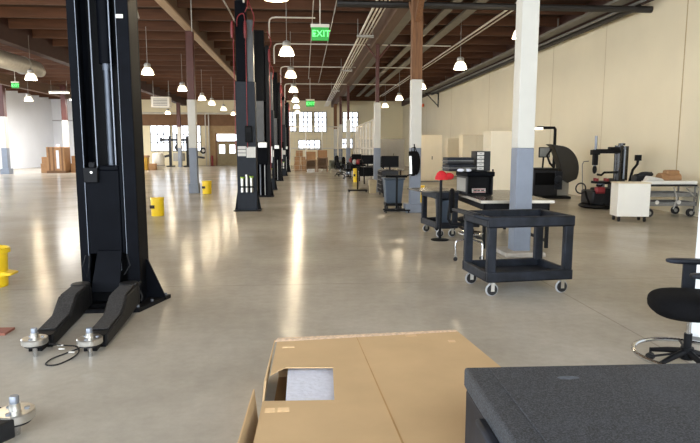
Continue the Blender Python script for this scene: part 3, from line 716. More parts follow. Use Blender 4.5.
MB().hexa([(0.36, 4.06, zt), (0.364, 4.06, zt), (0.45, 2.42, zt), (0.44, 2.42, zt)], [(0.36, 4.06, zt+0.001), (0.364, 4.06, zt+0.001), (0.45, 2.42, zt+0.001), (0.44, 2.42, zt+0.001)]).build('crease', mat('card_crease', (180, 142, 92), 0.9), t)
s = MB().bx(-0.115, 0.6, 2.9, 3.6, 0.20, 0.262).build('foam_sheet', white_sheet)
tag(s, 'white wrapped panel lying inside the cut hole of the carton', 'sheet')

# ------------------------------------------------------------------ foreground case
t = thing('equipment_case', 'large charcoal case with speckled lid in the lower right corner', 'case', (0.66, 2.26, 0), R(-1.5))
MB().bx(0.0, 1.3, -1.1, 0.0, 0.0, 0.66).build('case_body', plastic_black, t, 0.012)
MB().bx(-0.008, 1.31, -1.11, 0.006, 0.665, 0.75).build('case_lid', lid_speckle, t, 0.012)
MB().bx(0.09, 1.3, -1.1, -0.04, 0.748, 0.7545).build('lid_panel', lid_speckle, t, 0.004)
MB().ell((0.37, -0.14, 0.7545), (0.045, 0.018, 0.0006), 20, 6).build('chalk_smudge', mat('chalk', (92, 97, 105), 0.9, 0, 0.2, 60), t)
l = MB().bx(-0.045, 0.0, -0.5, -0.3, 0.52, 0.68).build('case_latch', plastic_black, t, 0.015)
MB().bx(-0.05, 1.32, -1.12, 0.02, 0.0, 0.05).build('case_foot', plastic_black, t, 0.01)

# ------------------------------------------------------------------ chairs
def star_chair(name, label, loc, rz, seat_z, ring_r=None, ring_z=0.3, arms=False, back=True, base=chrome, seat_r=(0.25, 0.25, 0.06), backh=0.35, detail=True, legr=0.3, group=None, drop=None):
    """faces local -Y"""
    t = thing(name, label, 'chair', loc, rz, group)
    for k in range(5):
        a = 2*math.pi*k/5+0.3
        cx, cy = math.cos(a), math.sin(a)
        lg = MB().tube([(0.02*cx, 0.02*cy, drop+0.03), (legr*0.9*cx, legr*0.9*cy, drop), (legr*cx, legr*cy, drop-0.03), (legr*cx, legr*cy, 0.06)], 0.013, 8).build('leg', base, t) if drop else MB().tube([(0.02*cx, 0.02*cy, 0.14), (legr*0.5*cx, legr*0.5*cy, 0.12), (legr*cx, legr*cy, 0.085)], [0.026, 0.022, 0.016], 8).build('leg', base, t)
        Mw = Matrix.Rotation(a, 4, 'Z')
        MB().cyl((legr*cx, legr*cy, 0.1), (legr*cx, legr*cy, 0.05), 0.01, n=8).cyl((legr*cx-0.02*cy, legr*cy+0.02*cx, 0.03), (legr*cx+0.02*cy, legr*cy-0.02*cx, 0.03), 0.03, n=14).build('caster', rubber_black, lg)
    MB().cyl((0, 0, 0.11), (0, 0, seat_z-0.22), 0.028, n=14).build('gas_column', black_steel, t)
    MB().cyl((0, 0, seat_z-0.22), (0, 0, seat_z-0.09), 0.018, n=12).build('piston', chrome, t)
    MB().bx(-0.1, 0.1, -0.12, 0.12, seat_z-0.10, seat_z-0.06).build('seat_plate', black_steel, t, 0.01)
    if ring_r:
        rg = MB().tube(arc((0, 0, ring_z), ring_r, 0, 360, 40)[:-1], 0.017, 10, True).build('foot_ring', chrome, t)
        m_ = MB()
        for k in range(3):
            a = 2*math.pi*k/3+0.9
            m_.tube([(0.02*math.cos(a), 0.02*math.sin(a), ring_z+0.02), (ring_r*math.cos(a), ring_r*math.sin(a), ring_z)], 0.009, 8)
        m_.build('ring_spoke', black_steel, rg)
        MB().cyl((0, 0, ring_z-0.03), (0, 0, ring_z+0.06), 0.045, n=16).build('ring_hub', black_steel, rg)
    MB().ell((0, 0, seat_z), seat_r, 32, 16, 0.72).build('seat', fabric_black, t)
    if back:
        MB().tube([(0, 0.1, seat_z-0.08), (0, 0.29, seat_z-0.07), (0, 0.33, seat_z), (0, 0.31, seat_z+backh*0.7)], [0.022, 0.022, 0.02, 0.016], 8).build('back_bracket', black_steel, t)
        MB().ell((0, 0.28, seat_z+backh*0.75), (0.2, 0.045, backh/2), 24, 14, 0.7).build('backrest', fabric_black, t)
    if arms:
        for s in (-1, 1):
            ar = MB().tube([(s*0.1, 0.02, seat_z-0.075), (s*0.27, 0.06, seat_z-0.075), (s*0.29, 0.065, seat_z-0.04), (s*0.29, 0.065, seat_z+0.1)], 0.02, 8).bx(s*0.29-0.016, s*0.29+0.016, 0.02, 0.11, seat_z+0.02, seat_z+0.26).build('arm_upright', plastic_black, t)
            MB().ell((s*0.285, 0.06, seat_z+0.275), (0.045, 0.17, 0.022), 20, 10, 0.6).build('arm_pad', plastic_black, ar)
    return t
star_chair('swivel_chair', 'black fabric swivel chair with armrests cut off at the right edge', (2.84, 3.97, 0), R(-108), 0.5, 0.36, 0.115, True, True, black_steel, (0.26, 0.28, 0.1), legr=0.26)
star_chair('swivel_stool', 'black mesh stool with chrome foot ring behind the black utility cart', (2.41, 8.2, 0), R(75), 0.62, 0.16, 0.42, False, True, chrome, (0.2, 0.2, 0.04), 0.36, legr=0.21, drop=0.3)
for i, (x, yy, a, lab) in enumerate(((2.35, 31.0, 60, 'black office chair far down the aisle, nearest of three by the desks'), (2.1, 34.0, 90, 'black office chair far down the aisle, middle of three by the desks'), (2.3, 36.8, 120, 'black office chair far down the aisle, farthest of three by the desks'))):
    star_chair('office_chair', lab, (x, yy, 0), R(a), 0.5, None, 0, True, True, black_steel, (0.26, 0.26, 0.05), 0.55, group='office chairs by the far desks')
t = thing('tall_cabinet', 'tall cool-white cabinet at the right edge behind the armchair', 'cabinet', (3.30, 4.6, 0), R(-39))
MB().bx(0, 0.7, 0, 0.5, 0.04, 1.5).build('cabinet_body', bluewhite_cab, t, 0.008)
MB().bx(0.01, 0.345, -0.02, 0, 0.06, 1.48).build('door', bluewhite_cab, t, 0.004)
MB().bx(0.355, 0.69, -0.02, 0, 0.06, 1.48).build('door', bluewhite_cab, t, 0.004)
MB().bx(0.02, 0.68, 0.02, 0.48, 0, 0.04).build('plinth', mid_grey, t)

# ------------------------------------------------------------------ utility carts
def caster(parent, x, y, r=0.075):
    c = MB().cyl((x, y-0.02, r), (x, y+0.02, r), r*0.8, n=22).build('caster', rubber_black, parent)
    MB().tube([(x+r*0.84*math.cos(2*math.pi*i/20), y, r+r*0.84*math.sin(2*math.pi*i/20)) for i in range(20)], r*0.17, 8, True).build('tyre', grey_rubber, c)
    MB().bx(x-0.02, x+0.02, y-0.032, y-0.026, r*0.8, 2*r+0.02).bx(x-0.02, x+0.02, y+0.026, y+0.032, r*0.8, 2*r+0.02).bx(x-0.035, x+0.035, y-0.034, y+0.034, 2*r+0.008, 2*r+0.02).build('fork', alu, c)
def utility_cart(label, loc, rz, Lx, Ly, H, handle=0.16, group=None):
    """long side along local X (front at -Y), handle on the -X end; origin front left"""
    t = thing('utility_cart', label, 'cart', loc, rz, group)
    zc = 0.17
    def tray(z0, z1, nm):
        m = MB(); w = 0.05
        m.bx(0, Lx, 0, Ly, z0, z0+0.03)
        m.bx(0, Lx, 0, w, z0, z1).bx(0, Lx, Ly-w, Ly, z0, z1).bx(0, w, w, Ly-w, z0, z1).bx(Lx-w, Lx, w, Ly-w, z0, z1)
        return m.build(nm, plastic_black, t, 0.012)
    tray(zc, zc+0.115, 'lower_tray'); top = tray(H-0.12, H, 'upper_tray')
    for x in (0.005, Lx-0.105):
        for y_ in (0.01, Ly-0.09):
            xs = 0.1
            MB().hexa([(x, y_, zc+0.1), (x+xs, y_, zc+0.1), (x+xs, y_+0.08, zc+0.1), (x, y_+0.08, zc+0.1)],
                      [(x-0.0, y_, H-0.1), (x+xs, y_, H-0.1), (x+xs, y_+0.08, H-0.1), (x, y_+0.08, H-0.1)]).build('corner_post', plastic_black, t, 0.014)
    if handle:
        hd = MB().hexa([(-handle, 0.03, H-0.0), (0.02, 0.0, H-0.05), (0.02, Ly, H-0.05), (-handle, Ly-0.03, H-0.0)], [(-handle, 0.03, H+0.035), (0.02, 0.0, H), (0.02, Ly, H), (-handle, Ly-0.03, H+0.035)]).build('handle_shelf', plastic_black, t, 0.012)
        for k in range(3):
            x = -0.03-0.04*k
            MB().bx(x-0.008, x+0.008, 0.08, Ly-0.08, H+0.0, H+0.022+0.009*k).build('handle_rib', plastic_black, hd, 0.004)
    for x in (0.09, Lx-0.09):
        for y_ in (0.08, Ly-0.08): caster(t, x, y_)
    for x, y_ in ((0.0, 0.0), (Lx-0.12, 0.0)):
        pass
    return t
utility_cart('big black plastic utility cart with two empty trays on grey casters', (2.0, 6.12, 0), R(6), 1.03, 0.76, 0.9)
utility_cart('smaller black cart holding a grey bin beside the workbench', (2.42, 10.4, 0), R(8), 0.42, 0.9, 0.84, 0.0)
t = thing('waste_bin', 'blue-grey bin standing in the smaller black cart under its top', 'bin', (2.63, 10.78, 0.2))
MB().hexa([(-0.1, -0.15, 0), (0.1, -0.15, 0), (0.1, 0.15, 0), (-0.1, 0.15, 0)], [(-0.125, -0.19, 0.47), (0.125, -0.19, 0.47), (0.125, 0.19, 0.47), (-0.125, 0.19, 0.47)]).build('bin_body', bin_blue, t, 0.015)
MB().bx(-0.135, 0.135, -0.2, 0.2, 0.47, 0.5).build('bin_rim', bin_blue, t, 0.008)
tag(MB().bx(-0.28, 0.44, -0.02, 0.95, 0.0, 0.025).xf(Matrix.Translation((2.42, 10.4, 0.845)) @ Matrix.Rotation(R(8), 4, 'Z')).build('work_board', bench_top, None, 0.006), 'dark flat board lying across the top of the smaller black cart', 'board')
# post with red cap
t = thing('floor_stand', 'thin black upright stand topped by a red cap beside the workbench', 'stand', (2.43, 10.2, 0))
MB().cyl((0, 0, 0.02), (0, 0, 1.2), 0.025, n=12).build('pole', black_steel, t)
MB().lathe([(0, 0), (0.16, 0), (0.16, 0.015), (0.03, 0.03), (0, 0.03)], n=20).build('base', black_steel, t)
rc = thing('baseball_cap', 'red cap hung on top of the thin black upright stand', 'cap', (2.44, 10.2, 1.09))
rc.scale = (0.68, 0.68, 0.85)
MB().lathe([(0.175, 0.0), (0.165, 0.06), (0.12, 0.14), (0.06, 0.18), (0, 0.19), ], n=24).build('crown', mat('red_cloth', (190, 26, 36), 0.8, 0, 0.2, 20), rc)
MB().ell((0.2, 0.0, 0.07), (0.13, 0.12, 0.075), 18, 10).build('folded_side', MATS['red_cloth'], rc)

# ------------------------------------------------------------------ workbench with tool box
def bench(label, loc, rz, Lx, Ly, H, name='workbench'):
    t = thing(name, label, 'workbench', loc, rz)
    top = MB().bx(0, Lx, 0, Ly, H-0.04, H).build('bench_top', bench_top, t, 0.005)
    MB().bx(-0.006, Lx+0.006, -0.008, 0, H-0.045, H+0.001).bx(-0.008, 0, 0, Ly, H-0.045, H+0.001).build('edge_strip', bench_edge, top)
    for x in (0.05, Lx-0.1):
        for y_ in (0.05, Ly-0.1):
            MB().bx(x, x+0.05, y_, y_+0.05, 0, H-0.04).build('leg', black_steel, t)
    MB().bx(0.05, Lx-0.05, 0.05, 0.08, H-0.16, H-0.04).bx(0.05, 0.08, 0.05, Ly-0.05, H-0.16, H-0.04).build('apron', black_steel, t)
    MB().bx(0.06, Lx-0.06, Ly-0.1, Ly-0.07, 0.1, 0.15).bx(0.07, 0.1, 0.06, Ly-0.06, 0.1, 0.15).bx(Lx-0.1, Lx-0.07, 0.06, Ly-0.06, 0.1, 0.15).build('stretcher', black_steel, t)
    return t
bench('long dark workbench with pale edge behind the square column', (2.87, 9.2, 0), R(-2), 1.2, 2.4, 0.8)
t = thing('tool_box', 'open black tool box with a white and red plate on the workbench', 'tool box', (2.88, 10.1, 0.802), R(3))
t.scale = (0.78, 1, 0.86)
MB().bx(0, 0.62, 0.06, 0.6, 0, 0.02).bx(0, 0.03, 0.0, 0.6, 0.02, 0.46).bx(0.59, 0.62, 0.0, 0.6, 0.02, 0.46).bx(0.03, 0.59, 0.57, 0.6, 0.02, 0.46).build('box_body', chest_black, t, 0.008)
MB().bx(0.03, 0.59, 0.1, 0.12, 0.02, 0.4).build('inner_panel', screen_m, t)
MB().bx(-0.02, 0.64, -0.04, 0.62, 0.4, 0.5).build('box_lid', black_paint, t, 0.02)
MB().bx(-0.006, 0.0, 0.08, 0.56, 0.08, 0.36).build('side_plate', grey_cab, t)
pl = MB().bx(0.15, 0.47, 0.06, 0.075, 0.06, 0.15).build('name_plate', white_label, t, 0.004)
MB().bx(0.16, 0.46, 0.056, 0.06, 0.068, 0.088).bx(0.16, 0.46, 0.056, 0.06, 0.128, 0.142).build('red_stripe', red_hose, pl)
MB().bx(0.18, 0.26, 0.056, 0.06, 0.095, 0.12).bx(0.27, 0.34, 0.056, 0.06, 0.095, 0.12).bx(0.36, 0.44, 0.056, 0.06, 0.095, 0.12).build('plate_marks', dark_mark, pl)
t = thing('carry_case', 'lower of two black ribbed cases stacked beside the white drawer unit', 'case', (2.72, 10.45, 1.302), R(6))
def case(t, w, d_, h):
    MB().bx(-w/2, w/2, -d_/2, d_/2, 0, h*0.48).build('case_base', chest_black, t, 0.015)
    MB().bx(-w/2, w/2, -d_/2, d_/2, h*0.52, h).build('case_lid', plastic_black, t, 0.015)
    MB().bx(-w/2-0.008, w/2+0.008, -d_/2-0.008, d_/2+0.008, h*0.44, h*0.56).build('seam_band', mid_grey, t)
case(t, 0.56, 0.36, 0.12)
t.location = (2.82, 10.47, 1.234)
t.scale = (0.9, 1, 1)
t = thing('carry_case', 'upper of two black ribbed cases stacked beside the white drawer unit', 'case', (2.81, 10.49, 1.36), R(2))
t.scale = (0.9, 1, 1)
case(t, 0.54, 0.34, 0.12)
t = thing('drawer_unit', 'small black drawer unit with white drawer fronts on the tool box', 'drawer unit', (3.12, 10.4, 1.234), R(4))
t.scale = (0.86, 1, 1)
MB().bx(0, 0.32, 0, 0.26, 0, 0.36).build('unit_body', chest_black, t, 0.006)
for i in range(5):
    dr = MB().bx(0.02, 0.17, -0.014, 0.0, 0.02+i*0.067, 0.072+i*0.067).build('drawer', white_label, t, 0.004)
    MB().bx(0.07, 0.12, -0.022, -0.014, 0.045+i*0.067, 0.052+i*0.067).build('drawer_pull', dark_mark, dr)
MB().bx(0.19, 0.3, -0.012, 0.0, 0.02, 0.345).build('side_door', chest_black, t, 0.004)
t = thing('cloth_heap', 'crumpled white and dark cloth lying on the tool box lid', 'cloth', (2.87, 10.21, 1.234))
for i in range(6):
    MB().ell((random.uniform(-0.1, 0.12), random.uniform(-0.05, 0.05), 0.022), (0.06, 0.045, 0.03), 12, 8).build('fold', white_sheet if i % 3 else mid_grey, t)

# ------------------------------------------------------------------ cream cabinets, right middle
def locker(label, loc, w, d_, h, m=cream_cab, doors=2, rz=0.0, group=None):
    t = thing('storage_cabinet', label, 'cabinet', loc, rz, group)
    MB().bx(0, w, 0, d_, 0.06, h).build('cabinet_body', m, t, 0.008)
    dw = w/doors
    for i in range(doors):
        dd = MB().bx(i*dw+0.008, (i+1)*dw-0.008, -0.022, 0.0, 0.09, h-0.03).build('door', m, t, 0.004)
        if i == doors-1 or doors == 1:
            MB().bx(i*dw+0.05, i*dw+0.085, -0.045, -0.022, h*0.48, h*0.55).build('handle', dark_mark, dd)
    MB().bx(0.03, w-0.03, 0.03, d_-0.03, 0, 0.06).build('plinth', mid_grey, t)
    return t
locker('tall cream cabinet just left of the white square column', (4.55, 14.0, 0), 0.95, 0.6, 2.06, cream_cab, 1)
locker('cream two-door cabinet right of the timber-topped column', (5.58, 28.0, 0), 1.12, 0.6, 2.28)
locker('cream two-door cabinet behind the black ribbed cases', (7.15, 26.0, 0), 1.3, 0.6, 2.24)
locker('cream cabinet against the right wall beyond the two-door ones', (8.2, 33.0, 0), 1.2, 0.6, 2.2)
locker('grey metal cabinet behind the fence left of the slim column', (3.95, 41.5, 0), 1.35, 0.6, 2.25, grey_cab)
locker('wide grey metal cabinet right of the slim column beyond the fence', (5.45, 41.5, 0), 1.75, 0.6, 2.3, grey_cab)

# ------------------------------------------------------------------ wheeled grey bin and stands, mid right
t = thing('wheeled_bin', 'blue-grey wheelie bin behind the T-foot stand at the timber column', 'bin', (2.36, 15.35, 0))
MB().hexa([(-0.2, -0.2, 0.2), (0.2, -0.2, 0.2), (0.2, 0.2, 0.2), (-0.2, 0.2, 0.2)], [(-0.25, -0.26, 0.82), (0.25, -0.26, 0.82), (0.25, 0.26, 0.82), (-0.25, 0.26, 0.82)]).build('bin_body', bin_blue, t, 0.02)
MB().bx(-0.28, 0.28, -0.29, 0.29, 0.82, 0.87).build('bin_rim', bin_blue, t, 0.012)
MB().bx(-0.22, 0.22, -0.22, 0.22, 0.13, 0.2).build('bin_dolly', black_steel, t, 0.01)
for x in (-0.18, 0.18):
    for y_ in (-0.18, 0.18): MB().cyl((x-0.02, y_, 0.065), (x+0.02, y_, 0.065), 0.065, n=14).build('wheel', rubber_black, t)
def t_stand(label, loc, h, w, ends=True):
    t = thing('t_stand', label, 'stand', loc)
    MB().cyl((0, 0, 0.06), (0, 0, h), 0.028, n=12).build('pole', black_steel, t)
    m = MB().bx(-w, w, -0.16, -0.11, 0.05, 0.09).bx(-w, w, 0.11, 0.16, 0.05, 0.09).bx(-0.03, 0.03, -0.16, 0.16, 0.05, 0.1)
    m.build('foot_frame', black_steel, t, 0.006)
    for x in (-w+0.04, w-0.04):
        for y_ in (-0.135, 0.135): MB().cyl((x-0.015, y_, 0.028), (x+0.015, y_, 0.028), 0.028, n=12).build('caster', rubber_black, t)
    return t
t = t_stand('black T-foot stand on casters in front of the blue-grey wheelie bin', (2.36, 14.72, 0), 0.92, 0.33)
MB().bx(-0.3, 0.26, -0.1, 0.14, 0.9, 0.96).build('stand_shelf', black_paint, t, 0.02)
MB().tube([(0.24, 0.02, 0.93), (0.4, 0.02, 1.0), (0.46, 0.0, 1.25), (0.44, 0.0, 1.75)], 0.016, 8).build('hook_rod', black_steel, t)
t = thing('hanging_bag', 'black padded bag with a silver strip hanging over the wheelie bin', 'bag', (2.74, 14.6, 0.95))
MB().hexa([(-0.05, -0.09, 0.0), (0.06, -0.09, 0.0), (0.07, 0.09, 0.0), (-0.06, 0.09, 0.0)], [(-0.1, -0.07, 0.62), (0.12, -0.07, 0.62), (0.12, 0.07, 0.62), (-0.1, 0.07, 0.62)]).ell((0.1, 0, 0.32), (0.1, 0.1, 0.3), 18, 12).build('bag_body', fabric_black, t, 0.03)
MB().hexa([(-0.09, -0.115, 0.05), (-0.03, -0.115, 0.05), (-0.03, -0.1, 0.05), (-0.09, -0.1, 0.05)], [(-0.105, -0.1, 0.5), (-0.05, -0.1, 0.5), (-0.05, -0.085, 0.5), (-0.105, -0.085, 0.5)]).build('silver_strip', alu, t)
MB().tube([(-0.02, 0, 0.6), (-0.04, 0, 0.7), (0.06, 0, 0.72), (0.1, 0, 0.6)], 0.012, 8).build('strap', fabric_black, t)
t = t_stand('black T-foot stand with red and black tools at its top, farther down the aisle', (2.0, 21.75, 0), 1.15, 0.36)
MB().bx(-0.22, 0.3, -0.1, 0.1, 0.98, 1.04).build('stand_shelf', black_paint, t, 0.02)
for dx, mm in ((0.0, red_hose), (0.13, black_steel), (-0.12, grey_cab)):
    MB().ell((dx, 0, 1.13), (0.08, 0.08, 0.1), 14, 10).build('tool_head', mm, t)
tag(MB().hexa([(2.4, 21.2, 0), (2.63, 21.2, 0), (2.63, 21.5, 0), (2.4, 21.5, 0)], [(2.38, 21.17, 0.48), (2.66, 21.17, 0.48), (2.66, 21.53, 0.48), (2.38, 21.53, 0.48)]).build('beige_bin', beige, None, 0.015), 'small beige bin on the floor left of the black drawer chest', 'bin')
t = thing('tool_chest', 'black tool chest with drawers beside the blue-grey wheelie bin', 'tool chest', (2.62, 19.4, 0))
MB().bx(0, 0.55, 0, 1.2, 0.12, 0.9).build('chest_body', chest_black, t, 0.012)
for i in range(5):
    dr = MB().bx(-0.015, 0.0, 0.03, 1.17, 0.15+i*0.148, 0.285+i*0.148).build('drawer', black_paint, t, 0.004)
    MB().bx(-0.035, -0.015, 0.1, 1.1, 0.255+i*0.148, 0.27+i*0.148).build('drawer_pull', mid_grey, dr)
for x in (0.06, 0.49):
    for y_ in (0.1, 1.1): MB().cyl((x-0.02, y_, 0.06), (x+0.02, y_, 0.06), 0.06, n=12).build('caster', rubber_black, t)
def monitor(label, loc, w, h, rz=0.0, m=screen_m):
    t = thing('monitor', label, 'monitor', loc, rz)
    MB().bx(-w/2, w/2, -0.02, 0.04, 0.1, 0.1+h).build('screen', m, t, 0.012)
    MB().cyl((0, 0.03, 0.01), (0, 0.03, 0.12), 0.03, n=10).build('neck', black_steel, t)
    MB().bx(-0.13, 0.13, -0.08, 0.12, 0, 0.015).build('foot', black_steel, t)
    return t
monitor('black monitor standing on the black drawer chest', (2.9, 19.6, 0.905), 0.6, 0.38)
def desk(label, loc, w, d_, h=0.8):
    t = thing('desk', label, 'desk', loc)
    MB().bx(0, w, 0, d_, h-0.04, h).build('desk_top', bench_top, t, 0.005)
    for x in (0.03, w-0.08):
        for y_ in (0.03, d_-0.08): MB().bx(x, x+0.05, y_, y_+0.05, 0, h-0.04).build('leg', black_steel, t)
    MB().bx(0.05, w-0.05, d_-0.06, d_-0.04, 0.25, h-0.04).build('modesty_panel', black_steel, t)
    return t
desk('dark desk behind the black drawer chest, nearest of the desk row', (2.95, 22.7, 0), 0.9, 2.0)
desk('dark desk with monitors, second of the desk row', (2.7, 26.6, 0), 0.95, 2.4)
desk('dark desk, farthest of the desk row before the far fence', (2.6, 33.0, 0), 0.85, 3.0)
monitor('black monitor on the nearest desk of the row', (3.15, 23.0, 0.8), 0.55, 0.4, R(10))
monitor('black monitor on the second desk, left of its neighbour', (2.98, 27.3, 0.8), 0.6, 0.42, R(-5))
monitor('black monitor on the second desk, right of its neighbour', (3.4, 28.4, 0.8), 0.4, 0.4, R(5))
monitor('small black monitor on the farthest desk of the row', (3.0, 33.4, 0.8), 0.55, 0.4)
for i, (x, yy, mm, lab) in enumerate(((2.75, 28.6, red_dull, 'red rounded gear bag on the second desk'), (2.8, 33.9, red_dull, 'red gear bag on the farthest desk'), (2.9, 35.2, grey_cab, 'grey gear bag on the farthest desk'))):
    t = thing('gear_bag', lab, 'bag', (x, yy, 0.8))
    MB().ell((0, 0, 0.15), (0.2, 0.16, 0.15), 18, 12, 0.8).build('bag_body', mm, t)
    MB().tube(arc((0, 0, 0.24), 0.12, 0, 180, 10, 'xz'), 0.015, 6).build('handle', black_steel, t)

# ------------------------------------------------------------------ far centre: fence, benches, boxes
def fence(label, a, b, h, n):
    t = thing('mesh_fence', label, 'fence', (a[0], a[1], 0))
    dx, dy = b[0]-a[0], b[1]-a[1]
    for i in range(n+1):
        k = i/n; MB().cyl((dx*k, dy*k, 0), (dx*k, dy*k, h), 0.05, n=10).build('post', conduit_m, t)
    for z in (1.62, h): MB().tube([(0, 0, z), (dx, dy, z)], 0.035, 8).build('rail', conduit_m, t)
    m = MB(); N = int(math.hypot(dx, dy)/0.32)
    for i in range(N+1):
        k = i/N; m.tube([(dx*k, dy*k, 0.08), (dx*k, dy*k, h)], 0.008, 4)
    for i in range(10):
        z = 0.1+i*h/10; m.tube([(0, 0, z), (dx, dy, z)], 0.006, 4)
    m.build('mesh_infill', conduit_m, t)
fence('pale mesh fence across the far end of the aisle', (-1.0, 42.0), (3.6, 42.0), 3.15, 4)
fence('pale mesh fence running along the right side towards the camera', (3.72, 29.5), (3.72, 41.8), 3.15, 7)
def cab_far(label, x, w, h, d_, m):
    t = thing('work_table', label, 'table', (x, 40.4, 0))
    MB().bx(0, w, 0, d_, h-0.08, h).build('table_top', m, t)
    MB().bx(0, 0.08, 0, d_, 0, h-0.08).build('side_panel', m, t)
    MB().bx(w-0.08, w, 0, d_, 0, h-0.08).build('side_panel', m, t)
    MB().bx(0.08, w-0.08, d_-0.05, d_, 0.2, h-0.08).build('back_panel', m, t)
    MB().bx(0.08, w-0.08, 0.1, d_-0.05, h*0.35, h*0.4).build('shelf', m, t)
brownish = mat('brownish_table', (140, 112, 84), 0.6)
cab_far('brown open table at the far end of the aisle, left of two', 0.1, 0.75, 0.85, 0.7, brownish)
cab_far('taller brown open table at the far end of the aisle, right of two', 0.9, 0.75, 1.0, 0.7, brownish)
cab_far('grey-green low table right of the brown ones at the far end', 1.75, 0.9, 0.8, 0.7, mat('greygreen_table', (128, 130, 116), 0.6))
tag(MB().bx(0.15, 0.8, 40.5, 41.0, 0.855, 1.4).build('carton', card_far, None, 0.01), 'brown carton on the left brown table at the far end', 'box')
tag(MB().bx(0.95, 1.6, 40.5, 41.0, 1.005, 1.5).build('carton', card_far, None, 0.01), 'brown carton on the taller brown table at the far end', 'box')
for i, (x, z, w, h) in enumerate(((-0.75, 0, 0.5, 0.5), (-0.2, 0, 0.4, 0.45), (-0.72, 0.505, 0.45, 0.5), (-0.22, 0.455, 0.4, 0.55), (-0.6, 1.01, 0.5, 0.45))):
    lab = ['lower left', 'lower right', 'middle left', 'middle right', 'topmost'][i]
    tag(MB().bx(x, x+w, 43.0, 43.5, z, z+h).build('carton', card_far, None, 0.01), 'small brown carton behind the far fence, %s of its stack' % lab, 'box', 'cartons behind the far fence')

# ------------------------------------------------------------------ right: wheel balancer
t = thing('wheel_balancer', 'black wheel balancer with a big raised hood by the right wall', 'wheel balancer', (8.05, 18.7, 0))
MB().bx(-0.6, 0.22, -0.3, 0.35, 0.08, 0.95).bx(-0.62, 0.24, -0.32, 0.37, 0.95, 1.0).build('machine_body', chest_black, t, 0.03)
MB().bx(-0.7, 0.65, -0.4, 0.4, 0, 0.08).build('base_plate', black_steel, t, 0.02)
MB().bx(-0.55, 0.2, -0.325, -0.3, 0.45, 0.85).build('front_panel', screen_m, t, 0.01)
MB().cyl((0.22, 0, 0.78), (0.55, 0, 0.78), 0.04, n=14).cyl((0.3, 0, 0.78), (0.34, 0, 0.78), 0.12, n=20).build('shaft', rod_steel, t)
hood = [(-0.05, 1.78)] + [(0.38+0.70*math.cos(R(a))-0.1, 0.95+0.78*math.sin(R(a))) for a in range(88, -28, -8)] + [(0.62, 0.5), (0.42, 0.62), (0.34, 1.1), (0.1, 1.68)]
MB().prism(hood, 'y', -0.18, 0.22).build('wheel_hood', mat('hood_black', (36, 34, 32), 0.4), t, 0.02)
MB().tube([(0.32, 0.3, 0.95), (0.32, 0.3, 2.26), (0.28, 0.3, 2.32), (-0.3, 0.3, 2.32)], 0.05, 10).build('lamp_arm', black_steel, t)
MB().bx(-0.42, -0.12, 0.24, 0.36, 2.25, 2.33).build('arm_lamp', arm_lamp, t, 0.01)
mo = MB().bx(-0.38, 0.0, -0.12, -0.07, 1.34, 1.68).build('display', chest_black, t, 0.015)
MB().bx(-0.35, -0.03, -0.126, -0.119, 1.37, 1.65).build('display_screen', screen_grey, mo)
MB().tube([(-0.19, -0.05, 1.36), (-0.19, 0.0, 1.0)], 0.03, 8).build('display_arm', black_steel, t)
MB().tube([(0.0, -0.2, 1.6), (-0.16, -0.25, 1.4), (-0.05, -0.25, 1.15), (0.12, -0.2, 1.0)], 0.035, 8).build('gauge_arm', black_steel, t)
MB().bx(0.1, 0.35, -0.36, -0.2, 0.3, 0.9).ell((0.2, -0.38, 0.62), (0.14, 0.06, 0.14), 14, 10).build('weight_tray', plastic_black, t, 0.02)
MB().bx(0.28, 0.7, -0.1, 0.3, 0.08, 0.62).build('side_cabinet', grey_cab, t, 0.03)
# tyre changer
t = thing('tyre_changer', 'black tyre changer with tall cylinders and red parts at the right wall', 'tyre changer', (8.3, 15.5, 0))
MB().lathe([(0, 0.02), (0.62, 0.02), (0.66, 0.05), (0.62, 0.1), (0.45, 0.12), (0.4, 0.4), (0.35, 0.55), (0, 0.55)], n=28).build('machine_base', black_steel, t)
MB().bx(-0.5, 0.5, -0.35, 0.35, 0.1, 0.5).build('pedal_housing', chest_black, t, 0.05)
MB().cyl((-0.1, 0, 0.5), (-0.1, 0, 0.68), 0.1, n=16).build('turntable_post', rod_steel, t)
tt = MB().cyl((-0.1, 0, 0.68), (-0.1, 0, 0.74), 0.26, n=24).build('turntable', black_steel, t)
for k in range(4):
    a = k*math.pi/2+0.5
    MB().bx(-0.1+0.19*math.cos(a)-0.035, -0.1+0.19*math.cos(a)+0.035, 0.19*math.sin(a)-0.035, 0.19*math.sin(a)+0.035, 0.74, 0.82).build('clamp_jaw', red_hose, tt, 0.008)
MB().bx(-0.42, -0.18, -0.42, -0.25, 0.42, 0.6).build('red_bracket', red_hose, t, 0.03)
MB().bx(0.05, 0.25, -0.45, -0.28, 0.45, 0.65).build('red_bracket', red_hose, t, 0.03)
MB().bx(0.3, 0.66, 0.1, 0.4, 0.3, 0.8).build('column_foot', chest_black, t, 0.03)
MB().cyl((0.42, 0.1, 0.75), (0.42, 0.1, 1.72), 0.11, n=20).cyl((0.62, 0.16, 0.75), (0.62, 0.16, 1.7), 0.11, n=20).cyl((0.5, 0.1, 1.72), (0.5, 0.1, 1.78), 0.09, n=16).build('tower', mat('gloss_black', (34, 32, 30), 0.22), t)
MB().cyl((0.545, 0.0, 0.8), (0.545, 0.0, 1.6), 0.025, n=10).build('tower_rail', rod_steel, t)
MB().bx(-0.32, 0.4, -0.05, 0.1, 1.5, 1.62).bx(-0.4, -0.2, -0.08, 0.12, 1.46, 1.6).bx(0.1, 0.36, -0.08, 0.12, 1.58, 1.68).build('swing_arm', black_steel, t, 0.015)
MB().cyl((-0.3, 0.0, 1.0), (-0.3, 0.0, 1.98), 0.035, n=12).build('tool_shaft', rod_steel, t)
